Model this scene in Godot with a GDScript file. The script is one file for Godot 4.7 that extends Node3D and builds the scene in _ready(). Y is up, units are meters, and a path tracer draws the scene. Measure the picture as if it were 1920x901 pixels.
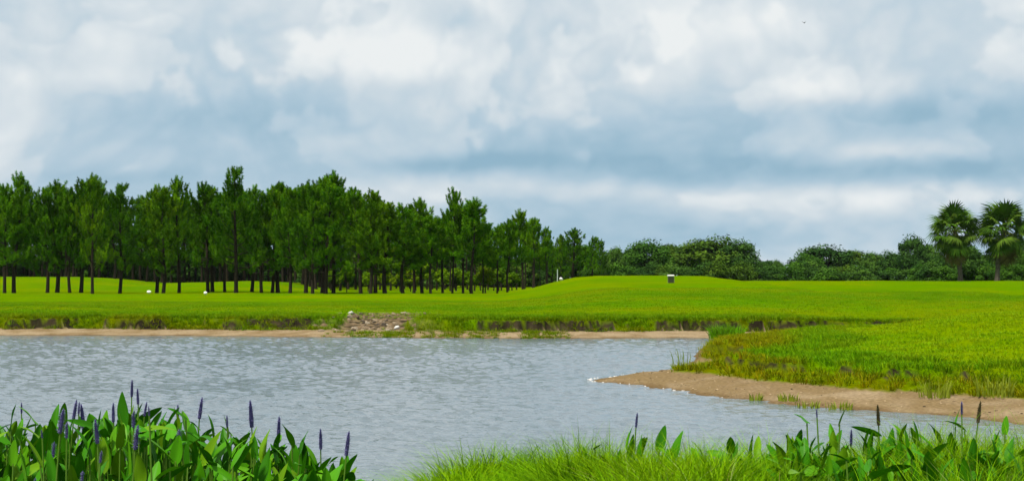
extends Node3D
# Golf course pond under a broken overcast: pine grove and far tree line behind a lawn, grassy spit on the right, pickerelweed and shore grass in front.

const FRONT_PINES = [[-30.86, -85.49, 7.47], [-30.45, -85.97, 8.02], [-28.5, -86.18, 7.28], [-28.1, -86.77, 7.72], [-27.02, -85.96, 7.27], [-26.6, -86.69, 7.81], [-24.81, -83.12, 7.8], [-23.69, -84.86, 7.45], [-21.95, -86.77, 7.32], [-21.26, -85.6, 7.31], [-20.53, -86.6, 7.97], [-19.34, -89.45, 7.84], [-19.37, -90.88, 7.6], [-18.39, -89.99, 7.37], [-16.73, -85.18, 8.51], [-16.93, -91.3, 7.63], [-15.87, -89.05, 7.24], [-15.34, -89.87, 7.8], [-15, -90.12, 7.89], [-13.7, -86.67, 7.32], [-12.63, -86.06, 7.6], [-11.86, -83.64, 7.34], [-11.67, -86.19, 7.78], [-11.09, -83.56, 7.33], [-10.86, -85.47, 8.21], [-8.99, -83.51, 7.11], [-8.37, -83.01, 6.91], [-8.4, -86.49, 6.55], [-7.57, -83.84, 6.27], [-6.49, -83.86, 6.02], [-6.07, -86.93, 6.25], [-5.51, -86.49, 6.62], [-4.85, -84.16, 5.46], [-4.28, -86.85, 5.52], [-3.62, -85.16, 7.12], [-2.99, -85.71, 5.95], [-2.42, -83.82, 6.46], [-1.81, -86.76, 5.12], [-0.91, -85.76, 4.88], [-0.26, -86.87, 5.26], [0.7, -92.57, 6.2], [1.44, -90.2, 5.6], [2.2, -90.44, 4.93]]
const BACK_PINES = [[-46.8, -120.99, 9.16], [-47.43, -123.42, 8.41], [-49.73, -130.2, 9.34], [-50.23, -132.73, 9.19], [-47.47, -126.66, 8.39], [-50.46, -135.55, 10.34], [-48.87, -133.21, 10.2], [-45.02, -124.59, 8.64], [-42.67, -118.84, 9.16], [-42.87, -121.54, 8.69], [-46.78, -134.96, 10.5], [-43.69, -127.44, 8.68], [-44.72, -131.47, 8.53], [-39.66, -118.66, 7.37], [-41.16, -124.13, 8.38], [-40.4, -124.12, 8.15], [-39.68, -123.62, 9.47], [-37.96, -119.41, 9.34], [-42.52, -135.94, 10.08], [-42.13, -135.76, 9.48], [-37.46, -122.27, 8.89], [-37.94, -126.2, 9.95], [-40.09, -134.49, 11.41], [-39.1, -133.09, 11.05], [-38.97, -135.1, 10.06], [-33.92, -119.92, 9.04], [-37.3, -133.21, 9.78], [-37.51, -135.99, 8.79], [-34, -126.16, 8.89], [-33.45, -126.62, 9], [-31.39, -120.64, 8.52], [-34.33, -135.28, 9.02], [-30.95, -124.09, 9.6], [-32.49, -132.08, 8.64], [-32.01, -132.15, 9.21], [-30.81, -129.95, 9.24], [-30.49, -130.68, 9.85], [-30.19, -131.86, 8.79], [-30.44, -135.02, 8.97], [-26.1, -118.21, 8.44], [-28.29, -130.09, 9.47], [-27.46, -129.65, 9.05], [-26.96, -129.59, 9.49], [-25.15, -124.3, 9.44], [-25.61, -130.39, 9.92], [-24.21, -127.33, 9.99], [-24.91, -133.06, 9.16], [-23.86, -130.45, 8.72], [-21.51, -121.09, 7.81], [-22.47, -129.98, 9.06], [-22.17, -131.94, 9.2], [-19.28, -118.5, 9.23], [-20.57, -129.7, 9.62], [-19.85, -129.36, 10.1], [-18.22, -122.07, 9.8], [-18.11, -123.71, 9.73], [-17.01, -118.64, 8.85], [-15.39, -110.35, 8.17], [-16.22, -119.1, 10.04], [-13.27, -100.36, 8.27], [-15.14, -116.94, 9.64], [-14.03, -110.41, 9.83], [-12.5, -102.18, 8.11], [-13.57, -116.56, 8.88], [-12.34, -111.27, 8.31], [-11.81, -109.88, 7.74], [-12.29, -121.04, 7.99], [-11.57, -118.8, 8.77], [-10.25, -108.97, 6.92], [-10.05, -110.88, 6.32], [-9.07, -104.95, 6.83], [-10, -121.17, 6.97], [-9.14, -119.41, 6.67], [-8.83, -121.43, 7.15], [-6.95, -101.57, 5.63], [-6.43, -100.59, 6.51], [-6.7, -110.65, 6.61], [-6.53, -115.45, 5.59], [-5.78, -107.98, 6.07], [-5.5, -115.46, 6.88], [-4.23, -96.64, 5.73], [-4.4, -110.24, 7.66], [-3.84, -110.12, 6.87], [-3.62, -114.81, 7.69], [-2.74, -102.08, 6.32], [-2.35, -105.93, 5.59], [-1.86, -109.72, 5.87], [-1.39, -105.67, 4.12], [-0.8, -108.37, 5.85], [-0.21, -104.83, 4.97], [0.35, -110.97, 5.76], [0.93, -103.56, 5.87], [1.43, -97.89, 5.45], [1.9, -93.98, 3.94], [2.66, -104.98, 4.67]]
const CLOUD_FORMS = [[-5.63, 8.99, 3.69, 1, 0.272], [-8.63, 10.88, 5.65, 0.87, 0.12], [-2.5, 10.78, 1.35, 0.78, -0.211], [-2.13, 9.94, 0.65, 0.54, -0.124], [10.53, 10.04, 3.69, 1.3, 0.224], [7.99, 9.73, 2.39, 1.09, 0.128], [4.12, 9.3, 5.43, 1.74, 0.048], [13.64, 7.39, 2.39, 0.52, 0.24], [17.67, 8.88, 3.69, 1.52, 0.112], [16.18, 6.43, 5.21, 0.87, -0.31], [14.87, 5.14, 3.04, 0.43, 0.192], [16.68, 4.38, 6.08, 0.48, -0.372], [11.57, 4.81, 2.61, 0.87, -0.217], [0.87, 4.81, 6.3, 0.37, -0.285], [4.12, 5.63, 3.26, 0.52, -0.186], [7.13, 4.12, 2.61, 0.39, -0.223], [-3.26, 4.7, 3.04, 0.33, -0.26], [0.87, 3.69, 5.21, 0.39, 0.256], [7.77, 3.13, 2.61, 0.56, 0.2], [15.68, 3.39, 5.65, 0.48, 0.272], [-7.77, 6.1, 5, 0.78, -0.136], [-10.53, 6.96, 3.26, 0.87, -0.074], [-4.34, 7.65, 2.82, 0.48, -0.087], [-16.48, 7.82, 3.26, 0.39, 0.112], [-19.62, 9.73, 3.69, 1.09, 0.064], [11.57, 1.78, 4.35, 0.48, -0.112], [7.35, 2.04, 1.96, 0.39, -0.099], [-1.95, 1.46, 3.48, 0.48, -0.062], [-18.84, 5.03, 2.39, 0.78, 0.096], [-15.47, 3.84, 3.04, 0.3, -0.124], [-13.23, 6.1, 2.61, 0.48, -0.062], [5.85, 7.39, 3.26, 1.2, 0.08], [9.9, 8.03, 3.48, 1.09, 0.096], [-0.22, 7.39, 2.82, 1.09, 0.04]]
const SPIKES_LEFT = [[-2.028, 0.962, -7.51, 0.088], [-1.789, 0.976, -6.74, 0.074], [-2.204, 0.893, -7.08, 0.099], [-2.199, 0.876, -7.15, 0.06], [-2.157, 0.87, -7.1, 0.124], [-1.87, 0.963, -5.83, 0.099], [-1.82, 0.917, -5.76, 0.066], [-1.743, 0.911, -5.93, 0.101], [-1.961, 0.806, -6.02, 0.068], [-1.673, 0.802, -5.73, 0.048], [-1.932, 0.899, -6.83, 0.091], [-1.619, 0.933, -6.03, 0.069], [-1.609, 0.877, -6.02, 0.103], [-1.894, 0.867, -7.26, 0.072], [-1.47, 0.985, -5.71, 0.039], [-1.735, 0.848, -7.32, 0.067], [-1.439, 0.853, -6.09, 0.088], [-2.646, 0.834, -7.6, 0.058], [-1.993, 0.861, -5.98, 0.036], [-1.746, 0.723, -5.72, 0.052], [-1.651, 0.876, -7.44, 0.113], [-1.378, 0.841, -6.82, 0.057], [-1.339, 0.876, -7.25, 0.137], [-1.251, 0.764, -7.55, 0.115], [-0.992, 0.724, -7.31, 0.105], [-0.791, 0.775, -6.73, 0.115], [-1.969, 0.681, -5.82, 0.044], [0.662, 0.787, -7.52, 0.077]]
const SPIKES_RIGHT = [[1.472, 0.873, -6.8, 0.041], [1.714, 0.74, -7.13, 0.081], [1.792, 0.623, -6.99, 0.095], [2.174, 0.909, -6.81, 0.062], [2.017, 0.606, -7.14, 0.081]]
const SPENT = [[1.873, 0.858, -7.2, 0.104], [2.381, 0.877, -7.2, 0.109]]
const LEAFY_LEFT = [[-2.35, 0.85, -6.21], [-2.66, 0.8, -7.09], [-1.47, 0.64, -7.67], [-2.19, 0.76, -7.14], [-2.02, 0.77, -7.78], [-1.28, 0.8, -6.29], [-1.54, 0.69, -6.96], [-1.46, 0.76, -6.5], [-1.57, 0.85, -6.48], [-2.29, 0.75, -6.45], [-2.15, 0.73, -7.4], [-1.33, 0.71, -6.16], [-1.31, 0.74, -6.17], [-2.5, 0.7, -7.67], [-1.73, 0.85, -6.61], [-1.2, 0.81, -6.1], [-2.73, 0.74, -7.81], [-2.82, 0.72, -7.85], [-1.61, 0.64, -7.56], [-1.91, 0.77, -6.45], [-2.16, 0.77, -7.17], [-2.68, 0.71, -7.58], [-1.63, 0.57, -7.53], [-1.8, 0.74, -7.13], [-1.76, 0.76, -7.41], [-2.44, 0.84, -6.38], [-2.92, 0.63, -7.69], [-2.69, 0.79, -6.89], [-1.09, 0.61, -7.18], [-2.29, 0.83, -6.29], [-2.34, 0.69, -6.71], [-2.27, 0.73, -6.48], [-1.99, 0.88, -6.31], [-1.59, 0.84, -6.06], [-0.96, 0.57, -6.7], [-1.45, 0.72, -6.9], [-0.86, 0.68, -6.22], [-1.55, 0.67, -7.39], [-2.21, 0.79, -6.38], [-2.5, 0.84, -6.76], [-0.87, 0.61, -6.69], [-2.33, 0.74, -7.39], [-1.25, 0.81, -6.31], [-1, 0.49, -7.23], [-2.16, 0.78, -7.85], [-1.23, 0.73, -6.78], [-2.67, 0.72, -7.04], [-1.83, 0.87, -6.18], [-2.86, 0.56, -7.71], [-2.43, 0.85, -6.46], [-2.55, 0.78, -6.75], [-1.85, 0.83, -6.58], [-2.29, 0.84, -6.07], [-1.72, 0.82, -6.76], [-1.53, 0.85, -6.16], [-1.9, 0.73, -7.75], [-1.76, 0.77, -7.63], [-1.7, 0.8, -6.92], [-1.6, 0.74, -6.72], [-0.96, 0.62, -6.58], [-2.05, 0.82, -7.57], [-1.89, 0.85, -6.17], [-1.39, 0.67, -7.56], [-2.38, 0.82, -6.47], [-2.51, 0.78, -6.81], [-2.74, 0.78, -7.33], [-2.41, 0.85, -6.38], [-2.48, 0.76, -6.8], [-2.28, 0.63, -7.43], [-1.6, 0.67, -7.44], [-1.62, 0.77, -6.84], [-1, 0.48, -7.38], [-1.32, 0.77, -6.51], [-2.18, 0.8, -6.13], [-2.24, 0.81, -6.5], [-2.78, 0.74, -7.45], [-1.46, 0.83, -6.05], [-2.25, 0.77, -7.63], [-0.98, 0.61, -7.16], [-1.95, 0.75, -6.63], [-2.75, 0.72, -7.11], [-2.56, 0.7, -7.01], [-2.53, 0.58, -7.35], [-1.11, 0.71, -6.22], [-2.37, 0.7, -7.74], [-2.03, 0.82, -7.46], [-0.98, 0.54, -7.01], [-2.74, 0.78, -7.55], [-1.7, 0.88, -6.1], [-1.63, 0.82, -6.92], [-1.04, 0.72, -6.75], [-2.38, 0.74, -7.07], [-2.19, 0.8, -7.43], [-2.55, 0.7, -7.87], [-1.26, 0.61, -7.61], [-2.67, 0.72, -7.58], [-1.57, 0.87, -6.07], [-1.53, 0.69, -7.71], [-2.53, 0.72, -7.51], [-1.15, 0.58, -7.18], [-1.18, 0.64, -6.72], [-1.48, 0.85, -6.35], [-1.89, 0.77, -6.6], [-1.99, 0.8, -6.9], [-1.37, 0.63, -6.76], [-1.05, 0.63, -7.32], [-1.48, 0.73, -7.02], [-1.69, 0.71, -7.29], [-1.64, 0.81, -6.54], [-2.1, 0.8, -7.1], [-1.38, 0.64, -7.36], [-2.33, 0.63, -7.36], [-2.76, 0.69, -7.43], [-1.1, 0.48, -7.31], [-1.23, 0.64, -7.4], [-1.94, 0.74, -7.7], [-2.56, 0.69, -7.85], [-2.63, 0.79, -6.74], [-2.48, 0.63, -7.24], [-1.52, 0.7, -6.73], [-2.64, 0.67, -7.31], [-2.23, 0.73, -7.68], [-2.2, 0.83, -6.58], [-0.95, 0.65, -6.32], [-1.65, 0.75, -7.46], [-1.81, 0.75, -7.58], [-1.15, 0.61, -7.38], [-1.92, 0.72, -7.72], [-2.02, 0.7, -6.53], [-2.06, 0.74, -6.06], [-2.54, 0.78, -7.07], [-2.42, 0.76, -7.13], [-1.59, 0.75, -7.31], [-1.98, 0.77, -7.59], [-0.89, 0.59, -6.61], [-0.92, 0.62, -6.44], [-1.55, 0.69, -7.6], [-2.13, 0.85, -6.3], [-2.3, 0.84, -6.29], [-1.39, 0.68, -7.4], [-1.29, 0.63, -7.53], [-0.97, 0.41, -7.19], [-0.82, 0.67, -6.2], [-2.25, 0.81, -6.71], [-1.95, 0.84, -7.29], [-1.99, 0.79, -7.03], [-1.81, 0.8, -6.22], [-1.44, 0.72, -6.94], [-1.04, 0.41, -7.8], [-1.3, 0.73, -6.56], [-2.48, 0.74, -6.91], [-0.97, 0.59, -6.73], [-2.17, 0.8, -6.95], [-1.55, 0.7, -6.56], [-2.29, 0.77, -7.61], [-1.79, 0.87, -6.45], [-1.3, 0.81, -6.14], [-2.07, 0.75, -7.87], [-1.65, 0.79, -6.73], [-2.23, 0.78, -7.54], [-2.9, 0.76, -7.46], [-2.22, 0.83, -6.87], [-2.01, 0.75, -6.98], [-0.89, 0.61, -6.84], [-1.63, 0.86, -6.16], [-1.44, 0.55, -6.96], [-2.54, 0.83, -6.75], [-1.79, 0.67, -7.71], [-1.57, 0.74, -7.21], [-1.25, 0.74, -6.79], [-1.18, 0.6, -7.57], [-0.92, 0.51, -7.44], [-0.95, 0.75, -6.28], [-1.03, 0.45, -7.89], [-2.26, 0.82, -6.8], [-2.28, 0.74, -7.27], [-2.26, 0.83, -6.32], [-2.22, 0.77, -7.71], [-0.98, 0.61, -6.37], [-0.95, 0.6, -7.14], [-2.28, 0.68, -6.45], [-2.43, 0.77, -6.35], [-1.79, 0.88, -6.51], [-1.15, 0.7, -6.29], [-1.98, 0.76, -7.85], [-2.61, 0.78, -7.22], [-1.94, 0.72, -6.7], [-0.85, 0.66, -6.46], [-1.55, 0.72, -6.5], [-2.45, 0.78, -6.91], [-1.21, 0.83, -6.02], [-1.83, 0.72, -7.16], [-1.09, 0.76, -6.11], [-1.91, 0.83, -6.66], [-2.53, 0.74, -6.57], [-0.96, 0.66, -6.7], [-1.83, 0.58, -7.36], [-0.83, 0.56, -6.57], [-2.69, 0.67, -7.77], [-1.36, 0.71, -7], [-2.22, 0.74, -7.76], [-1.05, 0.68, -6.26], [-2.06, 0.77, -6.94], [-1.64, 0.88, -6.11], [-2.44, 0.71, -6.65], [-2.09, 0.7, -6.52], [-1.34, 0.68, -7.41], [-1.5, 0.64, -6.74], [-1.44, 0.8, -6.47], [-2.1, 0.63, -7.7], [-2.15, 0.73, -6.26], [-1.45, 0.84, -6.02], [-2.87, 0.61, -7.57], [-2.7, 0.82, -7.12], [-2.65, 0.71, -7.37], [-1.91, 0.94, -6.98], [-2.41, 0.85, -7.56], [-1.07, 0.81, -6.89], [-2.45, 0.89, -6.85], [-2.47, 0.84, -7.35], [-2.25, 0.89, -6.87], [-1.69, 0.88, -6.85], [-1.67, 0.85, -7.17], [-1.67, 0.85, -7.32], [-1.58, 0.78, -7.51], [-1.48, 0.78, -7.38], [-1.27, 0.78, -6.86], [-1.3, 0.72, -7.31], [-1.26, 0.7, -7.47], [-1.01, 0.72, -6.9], [-1.02, 0.64, -7.4], [-0.84, 0.65, -7.01], [-0.85, 0.62, -7.04], [-2.01, 0.87, -6.8], [-2.14, 0.81, -7.41], [-1.86, 0.82, -7.21]]
const LEAFY_RIGHT = [[2.28, 0.75, -6.61], [1.45, 0.67, -6.39], [1.39, 0.73, -6.2], [1.33, 0.7, -6.57], [1.9, 0.75, -6.29], [1.88, 0.72, -6.86], [2.05, 0.76, -7.1], [1.57, 0.71, -6.64], [2.31, 0.7, -6.71], [1.82, 0.68, -6.96], [1.49, 0.74, -6.22], [1.78, 0.74, -7.08], [2.03, 0.66, -6.8], [1.46, 0.73, -6.95], [1.41, 0.68, -6.8], [1.79, 0.67, -6.15], [1.74, 0.69, -6.8], [1.54, 0.73, -6.55], [1.27, 0.7, -6.17], [1.84, 0.76, -7.06], [1.52, 0.67, -6.3], [2.31, 0.71, -7.09], [1.36, 0.74, -6.56], [1.31, 0.74, -6.72], [1.39, 0.67, -6.66], [2.33, 0.76, -6.61], [2.01, 0.72, -6.23], [1.47, 0.71, -7.19], [1.7, 0.71, -6.4], [2.35, 0.74, -6.57], [1.98, 0.73, -7.11], [2.13, 0.74, -7.11], [2.2, 0.75, -6.68], [1.42, 0.72, -7.13], [1.89, 0.71, -7.11], [1.77, 0.69, -6.41], [1.55, 0.69, -6.62], [1.84, 0.75, -6.25], [2.14, 0.76, -6.9], [2.26, 0.75, -6.25], [1.35, 0.7, -6.59], [2.12, 0.7, -6.28], [1.4, 0.74, -6.74], [1.55, 0.7, -6.16], [1.46, 0.73, -6.94], [1.98, 0.71, -6.8], [2.42, 0.74, -7.11], [1.75, 0.76, -7.06], [1.72, 0.66, -6.56], [1.44, 0.69, -6.82], [1.52, 0.81, -7.2], [1.64, 0.85, -7.1], [1.77, 0.76, -7], [1.93, 0.78, -7.1], [2.08, 0.75, -7.4], [1.99, 0.81, -6.9], [2.25, 0.84, -7.2], [2.3, 0.8, -7.1], [2.51, 0.8, -7.2], [1.44, 0.74, -7.2], [1.37, 0.72, -6.8], [1.45, 0.71, -6.7], [1.58, 0.7, -6.4], [1.31, 0.61, -7.2], [1.22, 0.71, -7.2], [1.09, 0.72, -7], [0.79, 0.75, -7], [0.74, 0.75, -7.2], [0.6, 0.71, -7.2], [0.59, 0.74, -7.3], [0.97, 0.7, -7.1], [0.42, 0.66, -7.3], [1.85, 0.74, -6.5], [1.88, 0.7, -6.4], [1.66, 0.67, -6.3], [2.01, 0.68, -6.4], [2.33, 0.69, -6.9], [1.53, 0.73, -6.6], [1.55, 0.68, -6.2], [1.91, 0.78, -6.8]]
const FAR_TREES = [[5.1, -118, 5.89, 1.7, 1], [4.2, -122, 5.48, 1.2, 1], [7, -124, 5.36, 1.22, 1], [8, -126, 5.13, 1.15, 1], [3.6, -126, 5.13, 1.43, 0], [5.1, -130, 5.05, 1.48, 0], [6.8, -130, 4.95, 1.68, 0], [9.4, -130, 4.8, 1.28, 0], [12.5, -146, 5.15, 1.88, 0], [13.7, -142, 5.54, 2.69, 0], [16.5, -150, 5.48, 1.93, 0], [18.5, -150, 5.6, 2.5, 0], [20.8, -148, 6.5, 4.04, 0], [23.5, -146, 5.65, 2.55, 0], [27.3, -150, 3.66, 1.93, 0], [26.5, -140, 3.68, 0.74, 0], [30.7, -146, 4.6, 1.88, 0], [33.3, -150, 5.2, 3.64, 0], [36.6, -152, 4.84, 2.19, 0], [38.7, -150, 4.69, 1.93, 0], [40.1, -148, 4.87, 1.68, 0], [39.9, -140, 5.96, 1.7, 0], [42, -142, 5.27, 1.94, 0], [31, -102, 3.51, 1.16, 0], [32.7, -101, 4.41, 1.38, 0], [51.1, -155, 4.56, 3.53, 0], [36, -101, 3.95, 1.53, 0], [54.3, -150, 4.91, 2.28, 0], [56.9, -150, 5.31, 3.41, 0]]
const FAR_BUSHES = [[2, -133.3, 3.72, 1.98], [3.3, -134.5, 3.07, 1.63], [4.8, -132.8, 3.37, 1.82], [6.2, -133.1, 3.1, 1.88], [7.2, -130.9, 3.68, 1.84], [9, -134.4, 3.7, 1.71], [9.8, -127.2, 3.43, 1.91], [11.4, -128.4, 2.83, 1.71], [13.1, -132.4, 3.48, 1.5], [14.1, -132.6, 3.13, 1.83], [15.2, -130.3, 3.37, 1.79], [16.6, -132, 2.94, 1.61], [17.4, -126.6, 3.36, 1.81], [18.4, -126.6, 3.6, 1.76], [20.1, -130.6, 3.24, 1.84], [21.5, -131.2, 3.66, 1.85], [23.2, -132.2, 2.87, 1.73], [25.2, -134.5, 3.22, 1.96], [25.6, -128, 3.57, 1.49], [27, -129.7, 3.58, 1.43], [28.1, -130.3, 3.38, 1.79], [28.8, -127.7, 2.71, 1.86], [30.3, -128.2, 3.25, 1.57], [31.1, -126.3, 3.17, 1.76], [34.7, -134.6, 3.05, 1.87], [36.5, -135.2, 2.94, 1.63], [37.2, -132.6, 2.82, 1.81], [37.2, -127.9, 3.32, 1.43], [30, -100, 3.02, 1.29], [40.4, -133.7, 3.54, 1.7], [30.6, -99, 2.78, 1.28], [40.7, -129.7, 3.57, 1.7], [41.2, -127.4, 3.35, 1.26], [33.4, -101, 3.49, 1.3], [43.2, -130.3, 3.57, 1.29], [33.8, -100, 3.02, 1.29], [46.4, -135.6, 2.9, 1.57], [45, -126.8, 3.47, 1.25], [35.3, -99, 3.15, 1.28], [47.9, -132, 2.94, 1.64], [36.6, -100, 3.47, 1.29], [48.9, -130.5, 2.77, 1.71]]
const UNDERSTORY = [[-53, -137.1, 4.83, 2.48], [-52, -138.1, 5.15, 2.93], [-53.1, -143.7, 5.46, 2.87], [-48.9, -135.7, 4.14, 2.42], [-52.7, -149.4, 4.29, 2.54], [-46.8, -136.2, 4.61, 2.06], [-50.2, -150.5, 4.65, 2.22], [-46.3, -142.5, 4.92, 2.23], [-45.1, -142.1, 5.76, 2.85], [-43.2, -139.2, 5.63, 2.36], [-41.6, -139.3, 5.62, 2.41], [-39, -135.6, 4.98, 2.19], [-39.6, -142.3, 5.7, 3.07], [-39.6, -146.3, 5, 3.17], [-36.5, -138.1, 5.17, 2.29], [-36.3, -143, 5.16, 2.67], [-35.1, -144.3, 4.95, 2.87], [-33, -141.3, 4.93, 2.19], [-33.8, -149.8, 5.43, 2.62], [-31.3, -144.6, 5.59, 2.62], [-27.8, -134.7, 5.46, 2.79], [-26.4, -135.2, 5.53, 2.66], [-27.4, -145.8, 5.95, 2.66], [-25.3, -140, 4.31, 2.61], [-25.4, -149.2, 4.67, 3.2], [-23.3, -142.5, 5.21, 2.8], [-23.5, -149.9, 5.28, 3.14], [-22, -150.9, 5.26, 3.25], [-17, -126.9, 3.93, 2.6], [-16.3, -130.1, 5.19, 2.32], [-15.2, -132.8, 5.09, 2.6], [-14.6, -137.5, 4.78, 2.31], [-14.2, -142, 4.43, 2.34], [-12.5, -136.8, 4.66, 3], [-10.6, -130.7, 4.86, 2.55], [-10.7, -144.6, 5.89, 2.69], [-9, -135.6, 5.62, 2.21], [-7.8, -141.3, 5.4, 2.57], [-6.2, -126.7, 5.05, 2.87], [-5.3, -129.4, 5.39, 1.98], [-4.2, -140.3, 3.81, 3], [-2.6, -129.6, 5.18, 2.16], [-1.7, -127.9, 4.01, 2.37], [-0.9, -130.7, 3.8, 2.81], [0.4, -140.1, 3.82, 2.67], [1.5, -136.6, 5.13, 2.01], [2.5, -134.1, 5.41, 2.02]]
const SAPLINGS = [[-9.93, -97, 2.09, 0.59], [-9.19, -101, 2.34, 0.69], [-7.57, -95, 2, 0.58], [-4.83, -98, 2.32, 0.74], [-2.91, -96, 2.12, 0.66], [-0.94, -99, 2.33, 0.83], [0, -96, 2.01, 0.66], [-13.41, -104, 2.29, 0.55], [-10.58, -90, 2.59, 0.55], [-6.18, -97, 2.82, 0.96], [-1.67, -88, 2.43, 0.73], [-6.92, -96, 2.3, 0.66], [-3.98, -100, 2.33, 0.91]]

# ---------------------------------------------------------------- mesh builder
class MB:
	var v := PackedVector3Array()
	var n := PackedVector3Array()
	var c := PackedColorArray()
	var i := PackedInt32Array()
	func tri(a: Vector3, b: Vector3, d: Vector3, col: Color) -> void:
		var nn := (a - d).cross(a - b).normalized()
		var k := v.size()
		v.append(a); v.append(b); v.append(d)
		n.append(nn); n.append(nn); n.append(nn)
		c.append(col); c.append(col); c.append(col)
		i.append(k); i.append(k + 1); i.append(k + 2)
	func quad(a: Vector3, b: Vector3, d: Vector3, e: Vector3, col: Color) -> void:
		tri(a, b, d, col)
		tri(a, d, e, col)
	func vert(p: Vector3, nn: Vector3, col: Color) -> int:
		v.append(p); n.append(nn); c.append(col)
		return v.size() - 1
	# a tapered round tube through points
	func tube(pts: Array, rad: Array, sides: int, col: Color, capped := true) -> void:
		var first := v.size()
		for k in pts.size():
			var p: Vector3 = pts[k]
			var t: Vector3 = (pts[mini(k + 1, pts.size() - 1)] - pts[maxi(k - 1, 0)]).normalized()
			var s := t.cross(Vector3(0.31, 0.2, 0.93)).normalized()
			var u := s.cross(t)
			for q in sides:
				var a := TAU * q / sides
				var o := s * cos(a) + u * sin(a)
				vert(p + o * rad[k], o, col)
		for k in pts.size() - 1:
			for q in sides:
				var a := first + k * sides + q
				var b := first + k * sides + (q + 1) % sides
				face(a, b, b + sides)
				face(a, b + sides, a + sides)
		if capped:
			var top := vert(pts[-1], (pts[-1] - pts[-2]).normalized(), col)
			for q in sides:
				face(top, first + (pts.size() - 1) * sides + q, first + (pts.size() - 1) * sides + (q + 1) % sides)
	# a triangle of existing vertices, turned so that it faces along their normals
	func face(a: int, b: int, d: int) -> void:
		var g := (v[a] - v[d]).cross(v[a] - v[b])
		i.append(a)
		if g.dot(n[a] + n[b] + n[d]) >= 0.0:
			i.append(b); i.append(d)
		else:
			i.append(d); i.append(b)
	func mesh() -> ArrayMesh:
		var arr := []
		arr.resize(Mesh.ARRAY_MAX)
		arr[Mesh.ARRAY_VERTEX] = v
		arr[Mesh.ARRAY_NORMAL] = n
		arr[Mesh.ARRAY_COLOR] = c
		arr[Mesh.ARRAY_INDEX] = i
		var m := ArrayMesh.new()
		m.add_surface_from_arrays(Mesh.PRIMITIVE_TRIANGLES, arr)
		return m

var rng := RandomNumberGenerator.new()
var used := {}

func R(a: float, b: float) -> float:
	return rng.randf_range(a, b)

func rdir() -> Vector3:
	var z := R(-1, 1)
	var a := R(0, TAU)
	var s := sqrt(1.0 - z * z)
	return Vector3(cos(a) * s, z, sin(a) * s)

func numbered(called: String) -> String:
	used[called] = used.get(called, -1) + 1
	return called if used[called] == 0 else "%s_%03d" % [called, used[called]]

func tag(o: Node3D, label := "", category := "", group := "", kind := "") -> Node3D:
	if label: o.set_meta("label", label)
	if category: o.set_meta("category", category)
	if group: o.set_meta("group", group)
	if kind: o.set_meta("kind", kind)
	return o

func thing(called: String, at: Vector3, label: String, category: String, group := "") -> Node3D:
	var o := Node3D.new()
	o.name = numbered(called)
	add_child(o)
	o.position = at
	tag(o, label, category, group)
	return o

func part(called: String, mesh: Mesh, mat: Material, parent: Node3D) -> MeshInstance3D:
	var o := MeshInstance3D.new()
	o.name = called
	o.mesh = mesh
	o.material_override = mat
	parent.add_child(o, true)
	return o

func solo(called: String, mesh: Mesh, mat: Material) -> MeshInstance3D:
	var o := MeshInstance3D.new()
	o.name = numbered(called)
	o.mesh = mesh
	o.material_override = mat
	add_child(o)
	return o

func stuff(called: String, mesh: Mesh, mat: Material, where: Array, cols: PackedColorArray, label: String, category: String) -> void:
	var mm := MultiMesh.new()
	mm.transform_format = MultiMesh.TRANSFORM_3D
	mm.use_colors = true
	mm.mesh = mesh
	mm.instance_count = where.size()
	for k in where.size():
		mm.set_instance_transform(k, where[k])
		mm.set_instance_color(k, cols[k])
	var o := MultiMeshInstance3D.new()
	o.name = numbered(called)
	o.multimesh = mm
	o.material_override = mat
	add_child(o)
	tag(o, label, category, "", "stuff")

func nth(k: int) -> String:
	var words := ["first", "second", "third", "fourth", "fifth", "sixth", "seventh", "eighth", "ninth", "tenth", "eleventh", "twelfth"]
	if k <= 12:
		return words[k - 1]
	var tail := "th"
	if k % 10 == 1: tail = "st"
	if k % 10 == 2: tail = "nd"
	if k % 10 == 3: tail = "rd"
	if k % 100 in [11, 12, 13]: tail = "th"
	return str(k) + tail

func noise(seed_: int, freq: float, octaves := 4, kind := FastNoiseLite.TYPE_SIMPLEX_SMOOTH) -> FastNoiseLite:
	var f := FastNoiseLite.new()
	f.seed = seed_
	f.noise_type = kind
	f.frequency = freq
	f.fractal_octaves = octaves
	if octaves <= 1:
		f.fractal_type = FastNoiseLite.FRACTAL_NONE
	return f

func noise_tex(seed_: int, freq: float, lo: Color, hi: Color, size := 512, octaves := 4) -> NoiseTexture2D:
	var t := NoiseTexture2D.new()
	t.width = size
	t.height = size
	t.seamless = true
	t.noise = noise(seed_, freq, octaves)
	var g := Gradient.new()
	g.set_color(0, lo)
	g.set_color(1, hi)
	t.color_ramp = g
	return t

func matte(col: Color, rough := 0.9, spec := 0.3) -> StandardMaterial3D:
	var m := StandardMaterial3D.new()
	m.albedo_color = Color(col.r, col.g, col.b).linear_to_srgb()
	m.roughness = rough
	m.metallic_specular = spec
	return m

func tinted(rough := 0.9, spec := 0.3, back := Color(0, 0, 0)) -> StandardMaterial3D:
	var m := StandardMaterial3D.new()
	m.vertex_color_use_as_albedo = true
	m.roughness = rough
	m.metallic_specular = spec
	if back.get_luminance() > 0.0:
		m.backlight_enabled = true
		m.backlight = back
	return m

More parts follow.
